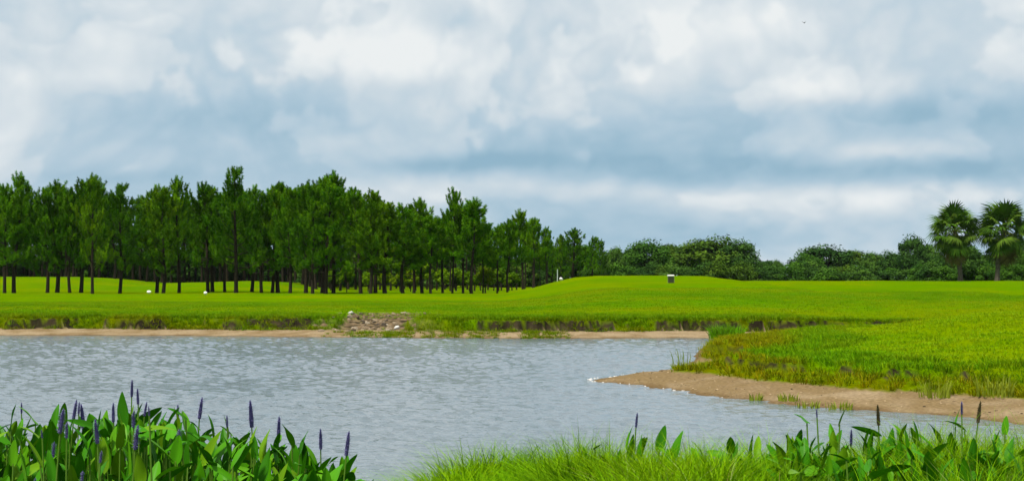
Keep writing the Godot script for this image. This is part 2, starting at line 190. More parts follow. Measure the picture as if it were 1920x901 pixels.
# ---------------------------------------------------------------- sky: air and clouds for every direction
var sk_a: FastNoiseLite
var sk_b: FastNoiseLite
var sk_c: FastNoiseLite
var sk_d: FastNoiseLite
const SKY_TONES = [[131, 170, 193], [153, 186, 206], [177, 201, 217], [207, 219, 227], [237, 241, 242]]
const SKY_BASE = [[0.0, 0.56], [2.0, 0.54], [3.4, 0.58], [4.6, 0.6], [6.0, 0.62], [8.0, 0.68], [11.0, 0.75], [17.0, 0.84], [30.0, 0.9], [90.0, 0.9]]

func along(table: Array, x: float) -> float:
	if x <= table[0][0]:
		return table[0][1]
	for k in table.size() - 1:
		if x < table[k + 1][0]:
			var u: float = (x - table[k][0]) / (table[k + 1][0] - table[k][0])
			return lerpf(table[k][1], table[k + 1][1], u)
	return table[-1][1]

func sky_tone(az: float, el: float) -> Color:
	var e := maxf(el, 0.0)
	# the cloud layer: stretched along the horizon, rounder higher up
	var q := Vector3(sin(deg_to_rad(az)) * 60.0, e * 1.3 + 4.0 * (1.0 - exp(-e / 2.2)), cos(deg_to_rad(az)) * 60.0)
	var w1 := sk_a.get_noise_3dv(q * 0.45)
	var w2 := sk_b.get_noise_3dv(q * 0.45)
	var f1 := sk_c.get_noise_3dv(q + Vector3(w1, w2, w1) * 4.0)
	var f2 := sk_d.get_noise_3dv(q * 1.0 + Vector3(w2, w1, w2) * 3.0)
	var heap := smoothstep(-0.04, 0.09, f1 + 0.45 * f2)
	var t := along(SKY_BASE, e) + 0.14 * f1 + 0.16 * (absf(f2) * 2.0 - 0.45) + 0.12 * (heap - 0.5)
	if absf(az) < 34.0 and e < 16.0:
		var a := az + w1 * 1.5 + f2 * 0.9
		var b := e + w2 * 0.5 + f1 * 0.38
		for f in CLOUD_FORMS:
			var dx: float = (a - f[0]) / f[2]
			var dy: float = (b - f[1]) / f[3]
			var g := dx * dx + dy * dy
			if g < 9.0:
				t += f[4] * exp(-g * 0.75)
	else:
		t += 0.25 * w1
	t = clampf(t, 0.0, 0.999) * 4.0
	var k := int(t)
	var u := t - k
	var lo: Array = SKY_TONES[k]
	var hi: Array = SKY_TONES[k + 1]
	return Color8(int(lerpf(lo[0], hi[0], u)), int(lerpf(lo[1], hi[1], u)), int(lerpf(lo[2], hi[2], u)))

func make_sky() -> Image:
	sk_a = noise(11, 0.09, 3)
	sk_b = noise(12, 0.09, 3)
	sk_c = noise(13, 0.10, 6)
	sk_d = noise(14, 0.24, 5)
	var W := 4096
	var H := 2048
	var im := Image.create(768, 384, false, Image.FORMAT_RGB8)
	for y in 384:
		var el := 90.0 - (y + 0.5) * 180.0 / 384.0
		for x in 768:
			im.set_pixel(x, y, sky_tone(wrapf((x + 0.5) * 360.0 / 768.0, -180.0, 180.0), el) if el > -1.0 else Color8(150, 170, 180))
	im.resize(W, H, Image.INTERPOLATE_CUBIC)
	# the same clouds at full detail in the quarter that the lens looks at
	for y in range(int((90.0 - 15.0) / 180.0 * H), H / 2):
		var el := 90.0 - (y + 0.5) * 180.0 / H
		for k in range(int(-30.0 / 360.0 * W), int(30.0 / 360.0 * W)):
			im.set_pixel(posmod(k, W), y, sky_tone((k + 0.5) * 360.0 / W, el))
	return im

# ---------------------------------------------------------------- land
const POND = [[-44, -4.5], [-6, -4.6], [-2.5, -4.8], [-1.3, -5.2], [-1.15, -6.8], [-1.05, -8.2], [-0.5, -8.8], [0.3, -9.0], [1.5, -9.0], [3, -9.1], [4.2, -9.8], [5.0, -12], [5.3, -14.3], [4.7, -15.6], [3.4, -16.6], [2.36, -18.3], [1.8, -19.8], [1.25, -20.6], [1.2, -21], [1.65, -21.8], [2.4, -22.8], [3.0, -24], [3.5, -26.5], [4.05, -29.7], [4.6, -32.3], [5.2, -33.6], [6.6, -34.5], [9.4, -35.2], [9.3, -35.6], [6.8, -35.5], [5.5, -35.5], [4.6, -35.6], [2, -35.4], [0.5, -35.3], [-2, -35.6], [-5, -36.2], [-9, -37], [-13.5, -37.3], [-20, -38], [-44, -40]]
const SX0 = -43.0
const SZ0 = -48.0
const SC = 0.25
const SNX = 290
const SNZ = 196
var sdf := PackedFloat32Array()
var nz1: FastNoiseLite
var nz2: FastNoiseLite
var nz3: FastNoiseLite
# heights of the long crest east of the grove, and of the rise behind the grove (x, y)
const CREST = [[-40, 0.62], [-0.6, 0.62], [1.2, 0.93], [2.4, 1.27], [3.6, 1.55], [4.9, 1.66], [11.0, 1.66], [12.2, 1.5], [13.4, 1.36], [60, 1.36]]
const RISE = [[-60, 1.6], [-41, 1.67], [-35.2, 1.67], [-32.3, 1.42], [-29.3, 1.08], [-25.9, 1.2], [-21.7, 1.34], [-18.7, 1.2], [-17, 0.8], [-14.4, 0.64], [60, 0.64]]

func make_sdf() -> void:
	sdf.resize(SNX * SNZ)
	var m := POND.size()
	for j in SNZ:
		var z := SZ0 + j * SC
		for i in SNX:
			var x := SX0 + i * SC
			var best := 1e9
			var inside := false
			for k in m:
				var ax: float = POND[k][0]
				var az: float = POND[k][1]
				var bx: float = POND[(k + 1) % m][0]
				var bz: float = POND[(k + 1) % m][1]
				var ex := bx - ax
				var ez := bz - az
				var u := clampf(((x - ax) * ex + (z - az) * ez) / (ex * ex + ez * ez), 0.0, 1.0)
				var qx := x - ax - ex * u
				var qz := z - az - ez * u
				best = minf(best, qx * qx + qz * qz)
				if (az > z) != (bz > z) and x < ex * (z - az) / ez + ax:
					inside = not inside
			sdf[j * SNX + i] = -sqrt(best) if inside else sqrt(best)

func shore(x: float, z: float) -> float:
	var u := clampf((x - SX0) / SC, 0.0, SNX - 1.001)
	var w := clampf((z - SZ0) / SC, 0.0, SNZ - 1.001)
	var i := int(u)
	var j := int(w)
	u -= i
	w -= j
	var k := j * SNX + i
	return lerpf(lerpf(sdf[k], sdf[k + 1], u), lerpf(sdf[k + SNX], sdf[k + SNX + 1], u), w)

# (height, sand share, bare soil share, metres from the waterline)
func land(x: float, z: float) -> Vector4:
	var d := shore(x, z)
	if z < -50.0:
		return Vector4(lawn_height(x, z), 0.0, 0.0, 20.0)
	var a := nz1.get_noise_2d(x * 9.0, z * 9.0)
	var b := nz2.get_noise_2d(x * 26.0, z * 26.0)
	d += 0.2 * a + 0.06 * b
	if d < 0.0:
		return Vector4(maxf(-0.7, d * 0.2), 1.0, 0.0, d)
	var far := smoothstep(-33.5, -35.5, z)
	var near := smoothstep(-13.5, -11.5, z)
	var c := nz3.get_noise_2d(x * 5.0, z * 5.0)
	var bw := lerpf((1.15 + 0.3 * c) * lerpf(1.0, 0.12, smoothstep(-22.8, -24.6, z)), 1.15 + 0.5 * c, far)
	# along the spit the bank is sheer only in pockets
	var pocket := smoothstep(0.0, 0.14, nz3.get_noise_2d(x * 14.0 + 70.0, z * 6.0))
	var sw := lerpf(lerpf(0.5, 0.07, pocket), lerpf(0.75, 0.12, smoothstep(-0.15, 0.2, nz3.get_noise_2d(x * 5.0, 40.0) + 0.3 * b + 0.25 * smoothstep(-3.5, 1.0, x))), far)
	var hb := lerpf(0.13, 0.14, far)
	var ht := lerpf(0.37, 0.40, far)
	var gully := far * smoothstep(-5.3, -4.5, x + 0.9 * a + 0.4 * b) * (1.0 - smoothstep(-2.8, -1.9, x + 0.9 * a + 0.5 * b))
	# below its sheer part the spit's bank has an apron of rough grass
	var apron := (1.0 - far) * (1.0 - near) * smoothstep(-25.5, -23.0, z)
	var aw := (0.5 + 0.2 * c) * apron
	sw = lerpf(sw, 2.6, (1.0 - far) * (1.0 - near) * smoothstep(-24.5, -27.5, z))
	sw = lerpf(sw, 5.0, gully)
	bw = lerpf(bw, 1.5, gully)
	ht = lerpf(ht, 0.45, gully)
	bw = lerpf(bw, 0.08, near)
	sw = lerpf(sw, 0.6, near)
	hb = lerpf(hb, 0.02, near)
	ht = lerpf(ht, 0.2, near)
	bw = maxf(bw, 0.05)
	if d < bw:
		var clean := smoothstep(-0.03, -0.12, d - bw + 0.05 * b) if far > 0.5 else 1.0
		return Vector4(hb * d / bw + 0.008 * b, clean, 1.0 - clean, d)
	var hm := hb + 0.13 * apron
	if d < bw + aw:
		var v := (d - bw) / aw
		return Vector4(lerpf(hb, hm, v) + 0.012 * b + 0.02 * a * v, smoothstep(0.05, 0.0, d - bw + 0.05 * b), 0.0, d)
	var u := clampf((d - bw - aw) / sw, 0.0, 1.0)
	var h := lerpf(hm, ht, smoothstep(0.0, 1.0, u))
	var top := 0.0
	if u >= 1.0:
		var inl := d - bw - aw - sw
		var lobe := 0.07 * smoothstep(0.0, 1.2, inl) + 0.42 * smoothstep(0.3, 4.2, inl) * smoothstep(4.8, 9.0, x)
		var fl := lawn_height(x, z) - 0.40
		var nl := 0.14 * smoothstep(0.0, 1.6, inl) + 0.12 * smoothstep(-7.0, -3.0, z)
		top = lerpf(lerpf(lobe, fl, smoothstep(-33.5, -39.0, z)), nl, near)
	var bare := 0.0
	if u < 1.0:
		bare = smoothstep(0.4, 0.2, sw) * (1.0 - near) * maxf(apron, far)
		bare = maxf(bare, gully)
	# a bare slope west of the gully
	var patch := far * smoothstep(1.0, 0.6, Vector2((x + 6.1) / 1.5, (d - bw - 0.55) / 0.6).length() + 0.35 * b)
	bare = maxf(bare, patch)
	var sand := smoothstep(0.05, 0.0, d - bw + 0.05 * b) * (1.0 - gully) * (1.0 - far)
	h += 0.03 * a * smoothstep(0.0, 0.6, d - bw) + 0.012 * b
	return Vector4(h + top, sand, bare, d)

func lawn_height(x: float, z: float) -> float:
	var s := clampf((-z - 39.0) / 41.0, 0.0, 1.0)
	var back := 1.0 - smoothstep(-82.0, -112.0, z)
	var crest := along(CREST, x)
	var rise_w := exp(-pow((z + 114.0) / 13.0, 2.0)) if z > -114.0 else exp(-pow((z + 114.0) / 22.0, 2.0))
	var base := 0.42 + 0.2 * s + (maxf(crest, 0.62) - 0.62) * pow(s, 0.85) * back
	base += (along(RISE, x) - 0.64) * rise_w
	base += 0.25 * smoothstep(-115.0, -150.0, z)
	# a swale behind the spit
	base -= 0.2 * exp(-pow((z + 39.5) / 3.6, 2.0)) * smoothstep(7.0, 11.0, x)
	return base + 0.05 * nz1.get_noise_2d(x * 1.2, z * 0.8) * smoothstep(-40.0, -48.0, z)

func turf(x: float, z: float) -> Color:
	var a := nz1.get_noise_2d(x * 1.6, z * 1.0)
	var b := nz2.get_noise_2d(x * 3.0 + 31.0, z * 2.2)
	var c := nz3.get_noise_2d(x * 0.5, z * 1.4 - 12.0)
	var g := Color(0.090, 0.205, 0.001)
	g = g.lerp(Color(0.138, 0.212, 0.001), clampf(0.36 + 1.4 * c + 0.7 * b, 0.0, 1.0))
	g = g.lerp(Color(0.155, 0.205, 0.002), clampf(1.3 * nz3.get_noise_2d(x * 3.0, z * 9.0 + 80.0) - 0.05, 0.0, 0.6))
	g = g.lerp(Color(0.072, 0.175, 0.001), clampf(1.1 * a + 0.5 * b, 0.0, 0.8))
	# the spit is drier and yellower
	var spit := smoothstep(-36.5, -34.5, z) * (1.0 - smoothstep(-14.0, -12.0, z))
	g = g.lerp(Color(0.138, 0.216, 0.001), spit * clampf(0.5 + 1.0 * b, 0.0, 1.0))
	return g

func height(x: float, z: float) -> float:
	return land(x, z).x

func make_ground() -> void:
	var zs := PackedFloat32Array()
	var z := 10.0
	while z > -900.0:
		zs.append(z)
		var st := 0.5
		if z < -4.0: st = 0.1
		if z < -9.5: st = 0.28
		if z < -14.5: st = 0.1
		if z < -26.0: st = 0.13
		if z < -35.0: st = 0.07
		if z < -43.0: st = 0.25
		if z < -52.0: st = 0.8
		if z < -130.0: st = 4.0
		if z < -180.0: st = 40.0
		z -= st
	var NC := 540
	var mb := MB.new()
	var zone := PackedByteArray()
	var soil := Color(0.024, 0.022, 0.014)
	for j in zs.size():
		var zz := zs[j]
		var half := maxf(15.0, 5.0 + 0.58 * absf(zz))
		for i in NC + 1:
			var x := (i * 2.0 / NC - 1.0) * half
			var q := land(x, zz)
			var far := smoothstep(-33.5, -36.0, zz)
			var b := nz2.get_noise_2d(x * 14.0, zz * 14.0)
			var c := nz1.get_noise_2d(x * 6.0, zz * 6.0)
			var col := turf(x, zz)
			if q.w < 8.0:
				# drier, yellower grass hangs over the banks
				var dry := smoothstep(2.1, 1.3, q.w) * clampf(0.75 + 0.6 * c, 0.0, 1.0)
				col = col.lerp(Color(0.125, 0.105, 0.003), dry * (0.85 if far < 0.5 else 0.5))
				var s := Color(0.215, 0.155, 0.082).lerp(Color(0.315, 0.245, 0.155), clampf(far * 0.6 + 0.25 * smoothstep(2.5, 5.0, x) + 0.9 * b + 0.5 * c, 0.0, 1.0))
				s = s.lerp(Color(0.13, 0.085, 0.04), smoothstep(0.25, 0.0, q.w + 0.1 * b) * 0.8)
				var so := soil.lerp(Color(0.075, 0.06, 0.034), clampf(0.1 + 1.2 * b + 0.3 * c, 0.0, 1.0))
				if zz < -36.5 and x > -5.4 and x < -1.8:
					so = so.lerp(Color(0.20, 0.148, 0.088), clampf(0.6 + 2.2 * nz2.get_noise_2d(x * 30.0, zz * 22.0), 0.1, 1.0))
				col = col.lerp(so, q.z)
				col = col.lerp(s, q.y)
			mb.vert(Vector3(x, q.x, zz), Vector3.UP, col)
			zone.append(1 if (q.y > 0.5 or q.w < 0.0) else 0)
	var row := NC + 1
	for j in zs.size():
		for i in row:
			var k := j * row + i
			var l := k - (1 if i > 0 else 0)
			var r := k + (1 if i < NC else 0)
			var u := k - (row if j > 0 else 0)
			var o := k + (row if j < zs.size() - 1 else 0)
			mb.n[k] = (mb.v[u] - mb.v[o]).cross(mb.v[r] - mb.v[l]).normalized()
	var both := [PackedInt32Array(), PackedInt32Array()]
	for j in zs.size() - 1:
		for i in NC:
			var k := j * row + i
			var w := 1 if zone[k] + zone[k + 1] + zone[k + row] + zone[k + row + 1] >= 2 else 0
			both[w].append_array(PackedInt32Array([k, k + row, k + 1, k + 1, k + row, k + row + 1]))
	var mat := tinted(1.0, 0.0)
	mat.albedo_texture = noise_tex(41, 0.05, Color(0.72, 0.72, 0.72), Color(1, 1, 1), 512, 5)
	mat.uv1_triplanar = true
	mat.uv1_world_triplanar = true
	mat.uv1_scale = Vector3(0.55, 0.55, 0.55)
	for w in 2:
		var m2 := MB.new()
		m2.v = mb.v
		m2.n = mb.n
		m2.c = mb.c
		m2.i = both[w]
		var o := solo(["lawn", "sandy_shore"][w], m2.mesh(), mat)
		tag(o, ["mown bright green lawn sloping up to the trees", "tan sandy strip along the edge of the pond"][w], ["lawn", "shore"][w], "", "structure")

func make_water() -> void:
	var big := noise(51, 1.0, 3)
	var mid := noise(52, 1.0, 2)
	var gust := noise(53, 0.12, 2)
	var mb := MB.new()
	var NC := 600
	var zs := PackedFloat32Array()
	var z := -3.9
	while z > -42.0:
		zs.append(z)
		z -= 0.12 if z > -9.5 else 0.032 * pow(-z / 10.0, 1.08)
	for zz in zs:
		var half := maxf(8.0, 3.0 + 0.56 * absf(zz))
		for i in NC + 1:
			var x := (i * 2.0 / NC - 1.0) * half
			var g := 0.75 + 0.55 * gust.get_noise_2d(x, zz * 1.6)
			var calm := smoothstep(0.3, -1.2, shore(x, zz))
			var p := x * 0.8 + zz * 0.15
			var q := zz - x * 0.14
			var h := 0.012 * big.get_noise_2d(p * 1.5, q * 2.2) + 0.052 * pow(maxf(0.0, mid.get_noise_2d(p * 3.4, q * 7.4)), 1.7)
			mb.vert(Vector3(x, h * g * (0.35 + 0.65 * calm), zz), Vector3.UP, Color.WHITE)
	var row := NC + 1
	for j in zs.size():
		for i in row:
			var k := j * row + i
			var l := k - (1 if i > 0 else 0)
			var r := k + (1 if i < NC else 0)
			var u := k - (row if j > 0 else 0)
			var o := k + (row if j < zs.size() - 1 else 0)
			mb.n[k] = (mb.v[u] - mb.v[o]).cross(mb.v[r] - mb.v[l]).normalized()
	for j in zs.size() - 1:
		for i in NC:
			var k := j * row + i
			mb.i.append_array(PackedInt32Array([k, k + row, k + 1, k + 1, k + row, k + row + 1]))
	var m := matte(Color(0.104, 0.139, 0.168), 0.1, 0.5)
	var nt := NoiseTexture2D.new()
	nt.width = 1024
	nt.height = 1024
	nt.seamless = true
	nt.as_normal_map = true
	nt.bump_strength = 6.0
	nt.noise = noise(57, 0.02, 4)
	m.normal_enabled = true
	m.normal_texture = nt
	m.normal_scale = 0.4
	m.uv1_triplanar = true
	m.uv1_world_triplanar = true
	m.uv1_scale = Vector3(0.28, 0.28, 0.5)
	var o := solo("pond_water", mb.mesh(), m)
	tag(o, "grey rippled pond water reflecting the cloudy sky", "pond", "", "structure")

# ---------------------------------------------------------------- trees
var bark: StandardMaterial3D
var grey_bark: StandardMaterial3D
var needles := []
var leaves: StandardMaterial3D
var crowns := []

func tuft(mb: MB, p: Vector3, d: Vector3, size: float, count: int, col: Color) -> void:
	for k in count:
		var q := (d * 0.75 + rdir()).normalized()
		var s := q.cross(rdir()).normalized() * 0.030 * (size / 0.3)
		var o := p + d * R(-0.1, 0.14) * size * 2.0
		var e := o + q * size * R(0.7, 1.1)
		var c := col * R(0.85, 1.15)
		mb.tri(o - s, o + s, e + s * 0.3, c)
		mb.tri(o - s, e + s * 0.3, e - s * 0.3, c)

# a slash pine about eight metres tall: [trunk mesh, crown mesh]
func pine_mesh(seed_: int, clear: float, wide: float, thin := 1.0) -> Array:
	rng.seed = seed_
	var H := 8.0
	var t := MB.new()
	var pts := []
	var rad := []
	var off := Vector3(R(-0.25, 0.25), 0, R(-0.25, 0.25))
	var mid := Vector3(R(-0.12, 0.12), 0, R(-0.12, 0.12))
	for k in 13:
		var u := k / 12.0
		pts.append(Vector3(0, H * 0.965 * u - 0.25, 0) + off * u * u + mid * sin(u * 7.0))
		rad.append((0.125 * pow(1.0 - u, 0.8) + 0.014 + (0.03 if k == 0 else 0.0)) * thin)
	t.tube(pts, rad, 9, Color(0.045, 0.036, 0.027))
	var c := MB.new()
	var n := 40
	for k in n:
		var u := pow((k + R(0, 0.9)) / n, 0.9)
		var y := lerpf(clear, H * 0.93, u)
		var s := y / (H * 0.965) * 12.0
		var i0 := mini(int(s), 11)
		var base: Vector3 = pts[i0].lerp(pts[i0 + 1], s - i0)
		var prof := (0.66 + 0.34 * smoothstep(0.0, 0.3, u)) * pow(1.0 - u * 0.93, 0.72)
		if rng.randf() < 0.12:
			continue
		var L := wide * prof * R(0.35, 1.4)
		var a := k * 2.4 + R(-0.6, 0.6)
		var up := lerpf(0.25, 1.2, u) + R(-0.2, 0.25)
		var d := Vector3(cos(a), up, sin(a)).normalized()
		var kink := base + d * L * 0.5 + Vector3(0, -0.06 * L, 0)
		var tip := base + d * L + Vector3(0, 0.16 * L, 0)
		t.tube([base, kink, tip], [0.045 * thin * (1.1 - u), 0.03 * thin * (1.1 - u), 0.012], 5, Color(0.05, 0.042, 0.03), false)
		var tone := Color(0.05, 0.15, 0.005).lerp(Color(0.15, 0.31, 0.007), R(0, 1) * R(0.2, 1))
		# branchlets end in upturned foxtails of needles
		var m := int(4 + L * 4.2)
		for q in m:
			var f := lerpf(0.35, 1.0, (q + R(0, 1)) / m)
			var p := kink.lerp(tip, clampf(f * 2.0 - 1.0, 0, 1)) if f > 0.5 else base.lerp(kink, f * 2.0)
			var sd := (rdir() * Vector3(1, 0.6, 1) + d * 0.7 + Vector3(0, 0.25, 0)).normalized()
			var e := p + sd * R(0.2, 0.45) * (1.15 - 0.4 * u)
			var fox := (sd * 0.6 + Vector3(0, 0.9, 0)).normalized()
			var len := R(0.22, 0.42)
			var shade := tone * R(0.6, 1.4)
			for w in 4:
				tuft(c, e + fox * len * w / 3.0, fox, R(0.17, 0.25) * (1.0 - 0.1 * w), 17, shade)
	# the leader and its candles
	for q in 7:
		tuft(c, pts[12] + Vector3(R(-0.06, 0.06), -0.55 + 0.11 * q, R(-0.06, 0.06)), Vector3(R(-0.2, 0.2), 1, R(-0.2, 0.2)).normalized(), 0.27 - 0.02 * q, 22, Color(0.07, 0.165, 0.007))
	return [t.mesh(), c.mesh()]

func pine(called: String, kind: Array, at: Vector3, h: float, turn: float, spread: float, label: String, group: String) -> Node3D:
	var o := thing(called, at, label, "tree", group)
	part("trunk", kind[0], bark, o)
	part("crown", kind[1], needles[rng.randi() % needles.size()], o)
	o.rotation = Vector3(R(-0.035, 0.035), turn, R(-0.035, 0.035))
	var s := h / 8.0
	o.scale = Vector3(s * spread, s, s * spread)
	return o

func leaf_face(mb: MB, p: Vector3, n: Vector3, size: float, col: Color) -> void:
	var a := n.cross(rdir()).normalized()
	var b := n.cross(a)
	var l := size * R(0.75, 1.25)
	var w := l * R(0.32, 0.5)
	var tip := p + a * l - n * l * 0.2
	mb.tri(p - a * l * 0.6, p + b * w, tip, col)
	mb.tri(p - a * l * 0.6, tip, p - b * w, col)

# a broadleaf tree one metre half wide and two tall, to be scaled: [trunk, crown]
func leafy_mesh(seed_: int, lobes: int, per_lobe: int, size: float, low: float, tone: Color, tone2: Color, flat := 1.0) -> Array:
	rng.seed = seed_
	var t := MB.new()
	var c := MB.new()
	var fork := Vector3(R(-0.08, 0.08), low + 0.25, R(-0.08, 0.08))
	t.tube([Vector3(0, -0.1, 0), Vector3(R(-0.03, 0.03), low * 0.6, 0), fork], [0.085, 0.062, 0.05], 8, Color(0.07, 0.06, 0.05))
	for k in lobes:
		var a := k * 2.399 + R(-0.4, 0.4)
		var f := sqrt((k + 0.5) / lobes)
		var up := sqrt(maxf(0.0, 1.0 - f * f))
		var r := R(0.24, 0.42) * (1.15 - 0.3 * f)
		var p := Vector3(cos(a) * f * (1.0 - r * 0.8), low + 0.3 + (1.7 - low - 0.3) * pow(up, 0.8) * flat * R(0.75, 1.05) + R(-0.12, 0.12), sin(a) * f * (1.0 - r * 0.8))
		if k % 3 == 2:
			p.y = lerpf(low + 0.2, p.y, R(0.2, 0.8))
		t.tube([fork, fork.lerp(p, 0.55) + Vector3(0, -0.06, 0), p], [0.034, 0.022, 0.008], 5, Color(0.07, 0.06, 0.05), false)
		var col := tone.lerp(tone2, R(0, 1))
		for q in per_lobe:
			var d := rdir()
			var rr := r * pow(R(0.12, 1.0), 0.4) * (1.0 + 0.35 * sin(d.x * 7.0 + k) * sin(d.z * 6.0 + k * 2.0))
			var pos := p + d * rr * Vector3(1, 0.78, 1)
			leaf_face(c, pos, (d + rdir() * 0.9 + Vector3(0, 0.4, 0)).normalized(), size, col * R(0.8, 1.2))
	return [t.mesh(), c.mesh()]

func leafy(called: String, kind: Array, at: Vector3, h: float, half: float, turn: float, label: String, category: String, group: String) -> Node3D:
	var o := thing(called, at, label, category, group)
	part("trunk" if category == "tree" else "stem", kind[0], grey_bark, o)
	part("crown" if category == "tree" else "foliage", kind[1], crowns[rng.randi() % crowns.size()], o)
	o.rotation.y = turn
	o.scale = Vector3(half, h / 2.0, half)
	return o

# ---------------------------------------------------------------- palm
func fan_mesh(seed_: int, col: Color, limp: float) -> ArrayMesh:
	# a stalk along +z that carries a costapalmate fan
	rng.seed = seed_
	var mb := MB.new()
	var st := []
	for k in 5:
		var u := k / 4.0
		st.append(Vector3(0, 0.16 * sin(u * 2.4) - limp * 0.3 * u * u, u * 0.95))
	mb.tube(st, [0.03, 0.024, 0.02, 0.016, 0.012], 5, col.lerp(Color(0.14, 0.16, 0.03), 0.5), false)
	var hub: Vector3 = st[4]
	for k in 26:
		var a := lerpf(-2.1, 2.1, k / 25.0) + R(-0.04, 0.04)
		var d := Vector3(sin(a), 0.12 * cos(a * 2.0), cos(a))
		var L := (0.84 - 0.16 * absf(a) / 2.1) * R(0.88, 1.08)
		var s := Vector3(cos(a), 0, -sin(a)) * 0.045
		var droop := Vector3(0, -R(0.14, 0.4) - limp * 0.3, 0)
		var m := hub + d * L * 0.58 + droop * 0.15
		var e := hub + d * L + droop
		var cc := col * R(0.8, 1.2)
		mb.tri(hub, m - s, m + s, cc)
		mb.tri(m - s, e, m + s, cc)
	return mb.mesh()

func palm(at: Vector3, h: float, crown: float, seed_: int, label: String, lean: Vector3, low: float) -> void:
	rng.seed = seed_
	var o := thing("sabal_palm", at, label, "tree", "sabal palms on the right")
	var t := MB.new()
	var pts := []
	var rad := []
	for k in 9:
		var u := k / 8.0
		pts.append(Vector3(0, h * u - 0.2 * (1.0 - u), 0) + lean * u * u)
		rad.append(0.17 - 0.03 * u + 0.02 * sin(k * 2.0))
	t.tube(pts, rad, 10, Color(0.16, 0.14, 0.11))
	part("trunk", t.mesh(), grey_bark, o)
	var green := [fan_mesh(seed_ + 1, Color(0.06, 0.13, 0.012), 0.1), fan_mesh(seed_ + 2, Color(0.07, 0.13, 0.016), 0.3), fan_mesh(seed_ + 3, Color(0.045, 0.105, 0.012), 0.5)]
	var dry := fan_mesh(seed_ + 4, Color(0.13, 0.11, 0.045), 1.0)
	rng.seed = seed_ + 9
	var top: Vector3 = pts[8]
	for k in 74:
		var dead := k < 14
		var u := (k - 14) / 59.0
		var el := lerpf(low, 1.45, pow(maxf(u, 0.0), 1.0)) + R(-0.15, 0.15)
		if dead:
			el = R(-1.45, -1.1)
		var f := part("dead_frond" if dead else "frond", dry if dead else green[k % 3], leaves, o)
		f.position = top + Vector3(0, R(-0.3, 0.1) - (0.35 if dead else 0.0), 0)
		f.basis = Basis(Vector3.UP, k * 2.4 + R(-0.3, 0.3)) * Basis(Vector3.RIGHT, -el) * Basis(Vector3(0, 0, 1), R(-0.5, 0.5))
		f.scale = Vector3.ONE * crown * R(0.85, 1.1) * (0.85 if dead else 1.0)

# ---------------------------------------------------------------- grass
func blades(seed_: int, count: int, tall: float, wide: float, radius: float, bend: float, segs := 2) -> ArrayMesh:
	rng.seed = seed_
	var mb := MB.new()
	for k in count:
		var a := R(0, TAU)
		var o := Vector3(cos(a), 0, sin(a)) * radius * sqrt(R(0, 1))
		var la := a + R(-1.2, 1.2)
		var lean := Vector3(cos(la), 0, sin(la))
		var fa := R(0, TAU)
		var s := Vector3(cos(fa), 0, sin(fa)) * wide * 0.5 * R(0.7, 1.3)
		var L := tall * R(0.55, 1.1)
		var bb := bend * R(0.3, 1.4)
		var g := R(0.8, 1.2)
		var col := Color(g * R(0.92, 1.1), g, g)
		var prev := o
		var ps := s
		for q in segs:
			var u := (q + 1.0) / segs
			var p := o + Vector3(0, L * (u - 0.28 * bb * u * u), 0) + lean * L * bb * u * u
			var w := s * (1.0 - u) * 1.05
			if q == segs - 1:
				mb.tri(prev - ps, prev + ps, p, col)
			else:
				mb.tri(prev - ps, prev + ps, p + w, col)
				mb.tri(prev - ps, p + w, p - w, col)
			prev = p
			ps = w
	return mb.mesh()

# ---------------------------------------------------------------- pickerelweed
var leaf_shapes := []
var leaf_size := 1.0
var leaf_mats := []
var stem_mat: StandardMaterial3D
var spike_shapes := []
var spike_mat: StandardMaterial3D
var spent_mat: StandardMaterial3D

func leaf_mesh(seed_: int, W: float, bend: float, cup: float, wave: float) -> ArrayMesh:
	# one metre long along +y, upper face towards +z
	rng.seed = seed_
	var mb := MB.new()
	var NU := 12
	var NV := 6
	for j in NU + 1:
		var t := float(j) / NU
		var w := W * pow(maxf(0.0, sin(PI * pow(clampf(t * 0.985 + 0.015, 0, 1), 0.68))), 0.66) * (1.0 - 0.1 * t)
		for i in NV + 1:
			var s := i * 2.0 / NV - 1.0
			var lobe := -0.09 * absf(s) * (1.0 - t) * (1.0 - t) * 1.4
			var z := -bend * t * t + cup * absf(s) * w + wave * sin(t * 8.0 + s * 2.0) * absf(s) * 0.5
			var col := Color(1, 1, 1) if absf(s) > 0.1 else Color(1.35, 1.2, 1.2)
			if i % 2 == 1:
				col = Color(0.92, 0.95, 0.92)
			mb.vert(Vector3(s * w, t + lobe, z), Vector3(0, 0, 1), col)
	var row := NV + 1
	for j in NU + 1:
		for i in row:
			var k := j * row + i
			var l := k - (1 if i > 0 else 0)
			var r := k + (1 if i < NV else 0)
			var u := k - (row if j > 0 else 0)
			var o := k + (row if j < NU else 0)
			var nn := (mb.v[r] - mb.v[l]).cross(mb.v[o] - mb.v[u])
			mb.n[k] = nn.normalized() if nn.length() > 1e-9 else Vector3(0, 0, 1)
	for j in NU:
		for i in NV:
			var k := j * row + i
			mb.face(k, k + 1, k + row + 1)
			mb.face(k, k + row + 1, k + row)
	return mb.mesh()

